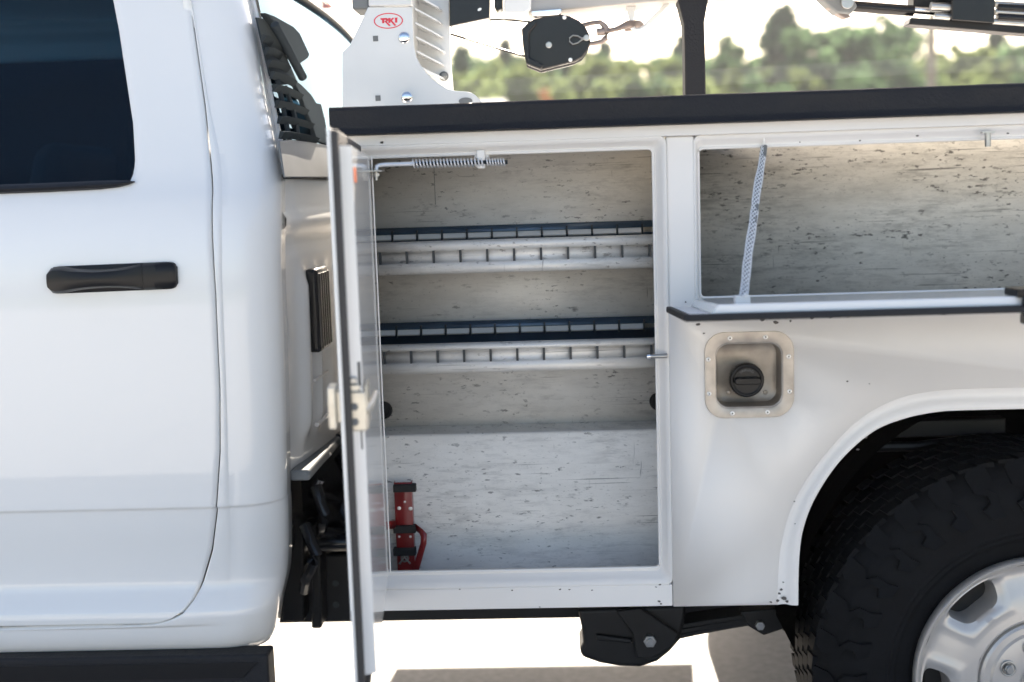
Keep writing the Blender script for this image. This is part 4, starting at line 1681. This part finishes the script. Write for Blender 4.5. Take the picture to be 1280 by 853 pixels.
# tower behind the plate: column face, ribs and right flange
mb = MB()
mb.prism(cpoly([(514, -60), (560.5, -60), (561.5, 20), (563, 70), (567, 118), (568, 150), (500, 150), (512, 40)], .33), .33, .342)
mb.prism(cpoly([(512, -60), (516, -60), (517, 150), (510, 150)], .24), .2325, .33)
part('crane_tower', mb, M['crane'], CR, bevel=.001)
for k in range(6):
    z0 = at(530, 92 - k * 17.5, .28).z
    x0 = at(517, 60, .24).x
    mb = MB()
    mb.hexa([(x0 + .006, .24, z0 + .012), (x0 + .05, .28, z0 - .010), (x0 + .058, .329, z0 - .012), (x0 + .006, .329, z0 + .010),
             (x0 + .006, .24, z0 + .016), (x0 + .05, .28, z0 - .006), (x0 + .058, .329, z0 - .008), (x0 + .006, .329, z0 + .014)])
    part('rib', mb, M['crane'], CR)
p = at(555, 95.5, .33)
nb = part('flange_nut', MB().cyl((p.x, .33, p.z), (p.x, .327, p.z), .0105, n=24).cyl((p.x, .327, p.z), (p.x, .316, p.z), .0072, n=6).cyl((p.x, .316, p.z), (p.x, .311, p.z), .0045, n=14), M['greypanel'], CR, bevel=.0006)
p = at(554.5, 66, .329)
part('light_hole', disc(p.x, p.z, .3295, .0045, .0008, 14), M['rivet'], CR)
# upper turret block
mb = MB()
mb.prism(cpoly([(461, -90), (516, -90), (515.5, 7.5), (461, 8.5)], CY), CY - .006, CY + .25)
part('turret_block', mb, M['crane'], CR, bevel=.003)
mb = MB()
mb.prism(cpoly([(438, -40), (460, -40), (461, 11), (440, 12)], CY), CY + .0, CY + .10)
part('winch_motor', mb, M['greypanel'], CR, bevel=.004)
# black boom root with a hole, then the white boom
mb = MB()
mb.prism(cpoly([(561, -60), (613, -60), (612, 22.5), (562, 33)], .30), .30, .40)
rt = part('boom_root', mb, M['gloss_black'], CR, bevel=.002)
p = at(599.5, 12, .299)
mb = MB().prism([(p.x + .0045 * math.cos(a), p.z + .003 * math.sin(a) + .0012 * math.cos(a)) for a in [2 * PI * k / 16 for k in range(16)]], .2985, .301)
part('root_hole', mb, M['rivet'], rt)  # white disc stands for the bright sky through the hole
mb = MB()
mb.prism(cpoly([(618, -60), (628, -60), (628, 10), (622, 14.5), (618, 10)], .33), .33, .39)
part('boom_stop', mb, M['gloss_black'], CR, bevel=.002)
mb = MB()
mb.prism(cpoly([(628, -70), (664, -70), (664, 12), (656, 17.5), (630, 18)], .33), .32, .42)
part('boom_head', mb, M['crane'], CR, bevel=.003)
mb = MB()
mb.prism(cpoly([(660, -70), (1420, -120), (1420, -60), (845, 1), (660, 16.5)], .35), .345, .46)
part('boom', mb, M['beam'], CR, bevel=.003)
mb = MB()
pp = [at(663, 4, .335), at(663.5, 16, .335), at(667, 19.5, .335), at(699, 16.5, .335), at(702.5, 13, .335), at(703, 2, .335)]
mb.prism(cpoly([(664, 14.5), (702, 11.5), (702, 17), (698, 19.5), (668, 22), (664, 19)], .335), .325, .345)
part('boom_clip', mb, M['chrome'], CR, bevel=.002)
# bracket and bent rod under the boom
mb = MB()
mb.prism(cpoly([(781, 3), (796, 1.5), (792, 27), (787, 27)], .39), .385, .40)
part('hook_hanger', mb, M['crane'], CR, bevel=.001)
mb = MB().tube([at(840, -2, .39), at(826, 14, .39), at(812, 28, .39), at(806, 34, .39), at(800, 37.5, .39), at(794, 38, .39), at(790, 34, .39)], .0052, 10)
part('hook_rod', mb, M['crane'], CR)
# cables
mb = MB().tube([at(500, 24, .36), at(562, 42.5, .36), at(600, 54, .36), at(654, 70, .36), at(660, 71, .36)], .0024, 8)
part('wire_rope', mb, M['gloss_black'], CR)
mb = MB().tube([at(606, 24, .36), at(640, 25.5, .36), at(668, 28, .36)], .0022, 8)
part('wire_rope', mb, M['gloss_black'], CR)
# black hydraulic arm with pivot at the right
AY = .40
mb = MB()
mb.prism(cpoly([(1005, -22), (1045, -22), (1068, 0), (1072, 8), (1064, 18), (1046, 16), (1040, 11)], AY), AY, AY + .05)
arm = part('arm_knuckle', mb, M['greypanel'], CR, bevel=.004)
p = at(1058, 4, AY)
part('pivot_pin', MB().cyl((p.x, AY - .012, p.z), (p.x, AY + .06, p.z), .014, n=28), M['steel'], CR, bevel=.001)
mb = MB().prism(cpoly([(1036, 8), (1062, 18), (1066, 20), (1058, 22), (1046, 15.5)], AY), AY + .01, AY + .045)
part('knuckle_tip', mb, M['rust'], CR, bevel=.001)
mb = MB()
a_, b_ = at(1066, 8, AY + .025), at(1142, 14, AY + .025)
mb.cyl(a_, b_, .0125, n=20)
part('cylinder_tube', mb, M['gloss_black'], CR, bevel=.001)
mb = MB().cyl(at(1122, 11, AY + .03), at(1200, 17, AY + .03), .009, n=18)
part('piston_rod', mb, M['chrome'], CR)
mb = MB()
mb.prism(cpoly([(1142, -40), (1190, -40), (1190, 10), (1142, 8)], AY + .05), AY + .05, AY + .10)
mb.prism(cpoly([(1139, 22), (1420, 42), (1420, 54), (1136, 30.5)], AY), AY, AY + .05)
part('arm_beam', mb, M['chassis'], CR, bevel=.002)
mb = MB().prism(cpoly([(1190, -40), (1246, -40), (1243, 29), (1190, 25)], AY - .02), AY - .02, AY + .04)
part('valve_block', mb, M['gloss_black'], CR, bevel=.002)
for a, b, r in (((1163, 8), (1190, 9.5), .010), ((1168, 20), (1192, 22), .008), ((1243, 5), (1300, 9), .007), ((1243, 15), (1300, 19), .008), ((1241, 27), (1300, 31), .007), ((1246, 10), (1320, 14), .011), ((1246, 22), (1320, 26), .011)):
    part('hydraulic_fitting', MB().cyl(at(*a, AY), at(*b, AY), r, n=14), M['steel'] if r < .0105 else M['gloss_black'], CR, bevel=.001)
mb = MB().prism(cpoly([(1243, 22), (1420, 30), (1420, 50), (1243, 37)], AY + .02), AY + .02, AY + .06)
part('arm_beam', mb, M['chassis'], CR, bevel=.002)
mb = MB()
mb.box(1.20, 1.30, AY, AY + .06, 1.50, 1.80)
mb.box(2.0, 2.12, .34, .46, 1.50, 1.95)
part('arm_support', mb, M['gloss_black'], CR, bevel=.004)

# emblem: red oval ring with the letters R K I, flush print on the plate
ec = at(485.5, 26.3, CY)
ea, eb = .0315, .0165
ek = .03
mb = MB()
N = 56


def ell(a, b):
    return [(ec.x + a * math.cos(2 * PI * k / N) + 0, ec.z + b * math.sin(2 * PI * k / N)) for k in range(N)]


rows = [[(p[0], CY - .0006, p[1]) for p in ell(ea, eb)], [(p[0], CY - .0006, p[1]) for p in ell(ea * .925, eb * .875)]]
mb.grid(rows, True)
U = .0047


def glyph(poly, ox):
    mb.add([(ec.x + ox + x * U, CY - .0006, ec.z + z * U) for x, z in poly], [tuple(range(len(poly)))])


# R : serif bar, stem, bowl and long slanting tail
glyph([(-1.3, 1.3), (1.9, 1.3), (2.0, .5), (-1.0, .5)], -.0112)
glyph([(-.5, .5), (.55, .5), (.5, -1.0), (-.5, -1.0)], -.0112)
glyph([(1.3, .5), (2.0, 1.1), (2.45, .45), (2.0, -.25), (1.0, -.5), (.9, .15), (1.4, .2)], -.0112)
glyph([(.45, -.1), (1.5, -.25), (3.4, -2.1), (2.6, -2.4), (1.7, -1.5)], -.0112)
# K
glyph([(-.5, 1.25), (.6, 1.25), (.5, -.95), (-.55, -.95)], .0022)
glyph([(.55, .35), (1.4, 1.3), (2.4, 1.25), (1.2, .05), (3.1, -2.1), (2.3, -2.4), (1.5, -1.5), (.55, -.3)], .0022)
# I
glyph([(-.4, 1.3), (1.1, 1.3), (.75, .8), (.7, -.95), (-.35, -.95), (-.3, .8)], .0158)
part('oval_emblem', mb, M['red_ink'], CR, smooth=0)

# ------------------------------------------------------------------ hook block hanging from the crane
HY = .33
hb0 = at(690, 55, HY)
HB = thing('hook_block', 'black sheave block with a steel swivel hook under the boom', 'hook block', (hb0.x, HY, hb0.z))
outl = [(652, 37), (660, 28), (668, 24), (690, 19), (703, 18.5), (713, 20.5), (724, 26), (732, 34), (737, 44), (738, 53), (735, 62), (728, 72), (718, 77.5), (700, 82), (676, 88), (658, 81), (654, 60)]
mb = MB().prism(cpoly(outl, HY), HY, HY + .012)
sp = part('side_plate', mb, M['gloss_black'], HB, bevel=.003)
sp2 = dup(sp, (0, .058, 0))
mb = MB()
mb.prism(cpoly([(652, 37), (668, 24), (672, 30), (662, 42), (662, 72), (680, 82), (676, 88), (658, 81), (654, 60)], HY), HY - .010, HY)
part('guard_rim', mb, M['gloss_black'], HB, bevel=.003)
p = at(690, 52, HY)
part('sheave', MB().cyl((p.x, HY + .014, p.z), (p.x, HY + .056, p.z), .040, n=36), M['gloss_black'], HB, bevel=.002)
p = at(686, 56.5, HY)
part('sheave_pin', MB().cyl((p.x, HY - .006, p.z), (p.x, HY, p.z), .0072, n=20), M['steel'], HB, bevel=.0015)
mb = MB()
for px, py in ((705.5, 22), (713, 75)):
    p = at(px, py, HY)
    mb.add(disc(p.x, p.z, HY - .0002, .0046, .0012, 14).v, disc(p.x, p.z, HY - .0002, .0046, .0012, 14).f)
part('plate_hole', mb, M['rivet'], HB)  # pale discs stand for the brightness seen through the holes
mb = MB().tube([at(732, 47, HY - .005), at(727, 48, HY - .008), at(722, 45, HY - .008), at(716, 44.5, HY - .008), at(712, 47.5, HY - .008), at(712, 52, HY - .008), at(716, 55.5, HY - .008), at(722, 54, HY - .008), at(727, 50, HY - .008), at(734, 47.5, HY - .008)], .0017, 8)
part('cotter_pin', mb, M['steel'], HB)
HYm = HY + .035
p = at(733, 48, HY)
part('clevis_pin', MB().cyl((p.x, HY - .012, p.z), (p.x, HY + .08, p.z), .0065, n=16), M['steel'], HB, bevel=.001)
mb = MB().tube([at(728, 32, HYm), at(740, 29, HYm), at(750, 28, HYm), at(756, 33, HYm), at(759.5, 40, HYm), at(757, 48, HYm), at(752, 52.5, HYm), at(742, 54.5, HYm), at(730, 56, HYm)], [.0052, .0052, .0055, .007, .008, .007, .0055, .0052, .0052], 10)
part('shackle', mb, M['rust'], HB)
mb = MB().cyl(at(746, 40.5, HYm), at(756, 39.5, HYm), .0085, n=12)
mb.cyl(at(756, 39.5, HYm), at(772, 36.5, HYm), .0058, .0050, n=12)
part('swivel', mb, M['rust'], HB, bevel=.001)
mb = MB().tube([at(768, 37.5, HYm), at(776, 34.5, HYm), at(784, 31, HYm + .01), at(792, 30, HYm + .03), at(799, 30.5, HYm + .05), at(801, 32, HYm + .075), at(795, 34.5, HYm + .09), at(784, 36.5, HYm + .085), at(778, 38, HYm + .07)],
               [.005, .0065, .0085, .009, .009, .0085, .0075, .006, .003], 12)
part('hook', mb, M['rust'], HB)
mb = MB().cyl(at(776, 39.5, HYm), at(781, 38.5, HYm + .05), .0018, n=6)
part('hook_latch', mb, M['rust'], HB)

# ------------------------------------------------------------------ boom rest post
pb = at(868, 130, .36)
PO = thing('boom_rest', 'black flared steel post standing behind the black rail under the boom', 'post', (pb.x, .36, 1.50))
mb = MB()
mb.prism(cpoly([(847, -30), (886, -30), (885, 2), (880.5, 28), (881.5, 60), (883, 160), (857, 160), (856, 60), (855, 30), (848, 2)], .34), .34, .40)
mast = part('post_mast', mb, M['liner_black'], PO, bevel=.003)
mb = MB().prism(cpoly([(846, -30), (890, -30), (890, -60), (846, -60)], .34), .30, .48)
part('rest_cradle', mb, M['liner_black'], PO, bevel=.004)
p0, p1 = at(857, 45, .34), at(881, 44, .34)
part('post_weld', MB().tube([p0, p1], .0012, 6), M['liner_black'], PO)

# ------------------------------------------------------------------ trees
TREES = {}


def crown_mesh(name, kind, seed):
    r = random.Random(seed)
    mb = MB()
    clumps = []
    H = 1.0
    if kind == 'conifer':
        for i in range(90):
            t = r.random()**0.8
            z = .12 + .88 * t
            rad = (1 - t) * .20 + .012
            a = r.uniform(0, 2 * PI)
            q = rad * r.uniform(.45, 1.05)
            clumps.append((q * math.cos(a), q * math.sin(a), z - q * .25, .055 * (1.15 - t * .6)))
        per, ls = 28, .019
    else:
        nl = r.randint(15, 21)
        lobes = []
        for i in range(nl):
            a = r.uniform(0, 2 * PI)
            q = r.uniform(.02, .25)
            z = r.uniform(.26, .92)
            q *= 1.15 - abs(z - .55) * 1.2
            lobes.append((q * math.cos(a), q * math.sin(a), z, r.uniform(.06, .12)))
        for i in range(120):
            lo = r.choice(lobes)
            v = Vector((r.gauss(0, 1), r.gauss(0, 1), r.gauss(0, 1))).normalized() * lo[3] * r.uniform(.45, 1.1)
            clumps.append((lo[0] + v.x, lo[1] + v.y, min(1, lo[2] + v.z * .9), r.uniform(.025, .055)))
        per, ls = 36, .017
    for cx, cy, cz, cr in clumps:
        for k in range(per):
            v = Vector((r.gauss(0, 1), r.gauss(0, 1), r.gauss(0, 1)))
            v = v.normalized() * cr * r.random()**.5
            p = Vector((cx + v.x, cy + v.y, cz + v.z))
            n = (v.normalized() + Vector((r.uniform(-1, 1), r.uniform(-1, 1), r.uniform(-.4, 1)))).normalized()
            u = n.cross(Vector((r.uniform(-1, 1), r.uniform(-1, 1), .3))).normalized()
            w = n.cross(u)
            s = ls * r.uniform(.6, 1.3)
            mb.add([p - u * s, p + w * s * .6, p + u * s, p - w * s * .6], [(0, 1, 2, 3)])
    me = bpy.data.meshes.new(name)
    me.from_pydata([tuple(p) for p in mb.v], [], mb.f)
    return me


def trunk_mesh(name, kind, seed):
    r = random.Random(seed)
    mb = MB()
    if kind == 'conifer':
        mb.tube([(0, 0, -.02), (0, 0, .3), (.004, 0, .7), (0, 0, .98)], [.018, .014, .008, .002], 8)
        for i in range(14):
            z = .15 + .8 * i / 14
            a = i * 2.4
            q = (1 - z) * .18
            mb.tube([(0, 0, z), (q * math.cos(a), q * math.sin(a), z - .02)], [.004, .001], 5)
    else:
        mb.tube([(0, 0, -.02), (.005, 0, .15), (-.006, .004, .35), (.01, 0, .6), (.0, 0, .85)], [.022, .018, .015, .009, .002], 8)
        for i in range(10):
            z = .26 + .45 * i / 10
            a = i * 2.4 + r.uniform(-.4, .4)
            q = r.uniform(.14, .24)
            mb.tube([(0, 0, z), (q * .5 * math.cos(a), q * .5 * math.sin(a), z + .07), (q * math.cos(a), q * math.sin(a), z + .17)], [.009, .005, .0015], 6)
    me = bpy.data.meshes.new(name)
    me.from_pydata([tuple(p) for p in mb.v], [], mb.f)
    me.materials.append(M['bark'])
    return me


VAR = {}
for kind, leaf, n in (('conifer', 'leaf_dark', 3), ('broad', 'leaf_mid', 4), ('light', 'leaf_light', 3), ('red', 'leaf_red', 1)):
    VAR[kind] = []
    for i in range(n):
        k2 = 'conifer' if kind == 'conifer' else 'broad'
        cm = crown_mesh('crown', k2, 100 + i * 7 + len(kind))
        cm.materials.append(M[leaf])
        VAR[kind].append((cm, trunk_mesh('trunk', k2, 50 + i)))
LAB = {'conifer': 'dark pointed conifer in the tree line behind the truck', 'broad': 'green rounded tree in the tree line behind the truck',
       'light': 'yellow green young tree in the tree line behind the truck', 'red': 'small red leaved autumn tree above the black rail'}
NM = {'conifer': 'conifer_tree', 'broad': 'broadleaf_tree', 'light': 'young_tree', 'red': 'autumn_tree'}
GRP = {'conifer': 'conifers in the far tree line', 'broad': 'broadleaf trees in the far tree line', 'light': 'young trees in the far tree line', 'red': None}
rt_ = random.Random(21)


def tree(kind, x, y, h, wid=1.0, label=None):
    v = rt_.choice(VAR[kind])
    t = thing(NM[kind], label or LAB[kind], 'tree', (x, y, GZ - .03), GRP[kind])
    s = h
    rz = rt_.uniform(0, 6.28)
    for nm, me in (('trunk', v[1]), ('crown', v[0])):
        o = bpy.data.objects.new(nm, me)
        col.objects.link(o)
        o.parent = t
        o.scale = (s * wid, s * wid, s)
        o.rotation_euler = (0, 0, rz)


# (photo x, photo y of the top, distance, kind, width)
spec = [(556, 96, 58, 'light', 1.0), (578, 72, 66, 'conifer', 1.1), (590, 88, 64, 'broad', .8), (602, 95, 60, 'light', .9), (618, 92, 70, 'broad', .8), (632, 66, 68, 'conifer', .9),
        (640, 88, 60, 'light', .9), (655, 92, 62, 'broad', .9), (672, 90, 58, 'light', 1.0), (690, 80, 70, 'broad', 1.0), (708, 78, 66, 'conifer', 1.0), (722, 74, 72, 'broad', 1.1), (738, 78, 62, 'light', .9),
        (754, 66, 70, 'conifer', 1.0), (768, 72, 66, 'broad', 1.0), (786, 74, 64, 'light', .9), (802, 70, 70, 'broad', 1.1), (820, 74, 62, 'light', .9), (836, 68, 68, 'broad', 1.0), (852, 60, 70, 'conifer', 1.1),
        (872, 60, 66, 'broad', 1.0), (895, 50, 68, 'broad', 1.0), (912, 62, 64, 'broad', 1.0), (930, 78, 66, 'light', .8), (948, 62, 70, 'broad', .9), (960, 36, 72, 'conifer', 1.0), (978, 14, 70, 'conifer', 1.25),
        (1000, 40, 68, 'broad', 1.0), (1022, 30, 66, 'broad', 1.1), (1040, 22, 70, 'broad', 1.1), (1062, 24, 66, 'broad', 1.1), (1084, 30, 68, 'broad', 1.1), (1102, 22, 72, 'broad', 1.1), (1120, 45, 66, 'broad', .9),
        (1136, 62, 62, 'light', .9), (1150, 80, 64, 'light', .8), (1186, 74, 66, 'light', .8), (1204, 60, 64, 'light', 1.0), (1224, 50, 66, 'light', 1.1), (1246, 46, 70, 'conifer', 1.1), (1262, 48, 66, 'broad', 1.0), (1285, 44, 66, 'broad', 1.1),
        (1110, 60, 58, 'broad', .8), (1000, 78, 58, 'light', .7), (900, 90, 58, 'light', .8), (760, 100, 54, 'light', .9), (800, 98, 54, 'broad', .9), (845, 98, 55, 'light', .9),
        (620, 104, 56, 'light', .9), (1230, 84, 54, 'light', .9), (1275, 86, 54, 'broad', .9), (1060, 82, 56, 'broad', .9), (960, 92, 56, 'broad', .8)]
ORD = ['first', 'second', 'third', 'fourth', 'fifth', 'sixth', 'seventh', 'eighth', 'ninth', 'tenth', 'eleventh', 'twelfth']
SEG = [(548, 652, 'between crane plate and hook block'), (652, 745, 'under the hook block'), (745, 868, 'between hook block and black post'),
       (868, 1000, 'just right of the black post'), (1000, 1165, 'between black post and utility pole'), (1165, 1400, 'right of the utility pole')]
KN = {'conifer': 'dark pointed conifer', 'broad': 'green rounded broadleaf tree', 'light': 'yellow green young tree', 'red': 'red autumn tree'}
spec += [(560, 70, 70, 'broad', .9), (574, 84, 66, 'broad', .9), (586, 76, 72, 'broad', .8), (606, 78, 70, 'broad', .9), (612, 84, 62, 'light', .8), (624, 74, 72, 'broad', .8), (646, 72, 72, 'broad', .9)]
spec = sorted([(a, b - (8 if a < 870 else 0), c_, d, e) for a, b, c_, d, e in spec])
for x0, x1, where in SEG:
    for kind in ('conifer', 'broad', 'light'):
        row = [t for t in spec if x0 <= t[0] < x1 and t[3] == kind]
        for i, (px, py, Y, kd, wd) in enumerate(row):
            lab = KN[kind] + ' ' + where
            lab = ('only ' if len(row) == 1 else ORD[i] + ' from the left, ') + lab
            p = at(px, py, Y)
            tree(kind, p.x, Y, (p.z - GZ) * 1.03, wd * 1.2, lab)
p = at(702, 114, 52)
tree('red', p.x, 52, (p.z - GZ), 1.0, LAB['red'])
# far wood behind the tree line, one mass
mbw = MB()
rw = random.Random(5)
for i in range(12000):
    x = rw.uniform(-70, 110)
    top = 10.0 + 1.6 * noise.noise((x * .11, 3, 0)) + 1.0 * noise.noise((x * .4, 7, 0))
    z = rw.uniform(0, 1)**.75 * top
    p = Vector((x, 84 + rw.uniform(-3, 3), z + GZ))
    n = Vector((rw.uniform(-1, 1), rw.uniform(-1, 1), rw.uniform(-.3, 1))).normalized()
    u = n.cross(Vector((rw.uniform(-1, 1), .3, rw.uniform(-1, 1)))).normalized()
    w = n.cross(u)
    s = rw.uniform(.25, .6)
    mbw.add([p - u * s, p + w * s * .7, p + u * s, p - w * s * .7], [(0, 1, 2, 3)])
fw_ = part('far_wood', mbw, M['leaf_mid'], smooth=0, kind='stuff')
fw_['label'] = 'hazy mass of woodland behind the row of single trees'
fw_['category'] = 'woodland'

# ------------------------------------------------------------------ utility pole and wires
pp = at(1165, 100, 47)
UP_ = thing('utility_pole', 'brown wooden utility pole rising in front of the right hand trees', 'pole', (pp.x, 47, GZ))
mb = MB().tube([(pp.x, 47, GZ - .1), (pp.x - .02, 47, 5), (pp.x - .05, 47, 11.2)], [.21, .19, .15], 16)
part('pole_shaft', mb, M['wood'], UP_)
mb = MB().box(pp.x - 1.1, pp.x + 1.0, 46.82, 46.9, 10.3, 10.42)
part('cross_arm', mb, M['wood'], UP_, bevel=.01)
for dx in (-1.0, -.5, .5, .9):
    part('insulator', MB().cyl((pp.x + dx, 46.86, 10.42), (pp.x + dx, 46.86, 10.6), .05, .03, 12), M['greypanel'], UP_)
for k, (z, sag) in enumerate(((6.05, .25), (5.75, .28))):
    pts = []
    for i in range(41):
        t = i / 40
        x = pp.x - 44 + 88 * t
        ss = abs((x - pp.x) / 44)
        pts.append((x, 46.8 - .02 * k, z - sag * 4 * ss * (1 - ss)))
    o = part('overhead_cable', MB().tube(pts, .013, 6), M['wire'])
    o['label'] = ['pale overhead cable crossing the trees, upper of the two', 'pale overhead cable crossing the trees, lower of the two'][k]
    o['category'] = 'cable'
    o['group'] = 'overhead cables in front of the trees'

# ------------------------------------------------------------------ small house far behind
h0, h1 = at(588, 127, 48), at(634, 119, 48)
HS = thing('grey_house', 'grey roofed house half hidden by the crane foot and the rail', 'house', ((h0.x + h1.x) / 2, 50, GZ))
xa, xb = h0.x - 2.0, h1.x + .1
zt = h1.z + .05
mb = MB().box(xa + .3, xb - .3, 48.4, 54, GZ, zt - 1.5)
part('wall', mb, M['siding'], HS)
mb = MB()
mb.hexa([(xa, 48, zt - 1.55), (xb, 48, zt - 1.55), (xb, 54.4, zt - 1.55), (xa, 54.4, zt - 1.55), (xa + .3, 51, zt), (xb - .3, 51, zt), (xb - .3, 51.4, zt), (xa + .3, 51.4, zt)])
part('roof', mb, M['shingle'], HS)
for x in (xa + .9, xb - 1.4):
    w_ = part('window', MB().box(x, x + .7, 48.36, 48.42, 1.2, 2.2), M['siding'], HS, bevel=.01)
    part('pane', MB().box(x + .06, x + .64, 48.34, 48.37, 1.26, 2.14), M['darkpane'], w_)
d_ = part('door', MB().box(xa + 1.9, xa + 2.75, 48.36, 48.42, GZ + .1, 2.1), M['louvre'], HS, bevel=.01)

# ------------------------------------------------------------------ light haze over the lot
mb = MB().box(-70, 95, -60, 105, GZ - 1.05, 18)
hz = part('haze', mb, bpy.data.materials.new('haze air'), smooth=0, kind='stuff')
hm = hz.data.materials[0]
hm.use_nodes = True
hm.node_tree.nodes.clear()
ho = hm.node_tree.nodes.new("ShaderNodeOutputMaterial")
pv = hm.node_tree.nodes.new("ShaderNodeVolumePrincipled")
pv.inputs["Color"].default_value = (0.90, 0.95, 1.0, 1)
pv.inputs["Density"].default_value = 0.0005
pv.inputs["Anisotropy"].default_value = 0.3
hm.node_tree.links.new(pv.outputs[0], ho.inputs["Volume"])
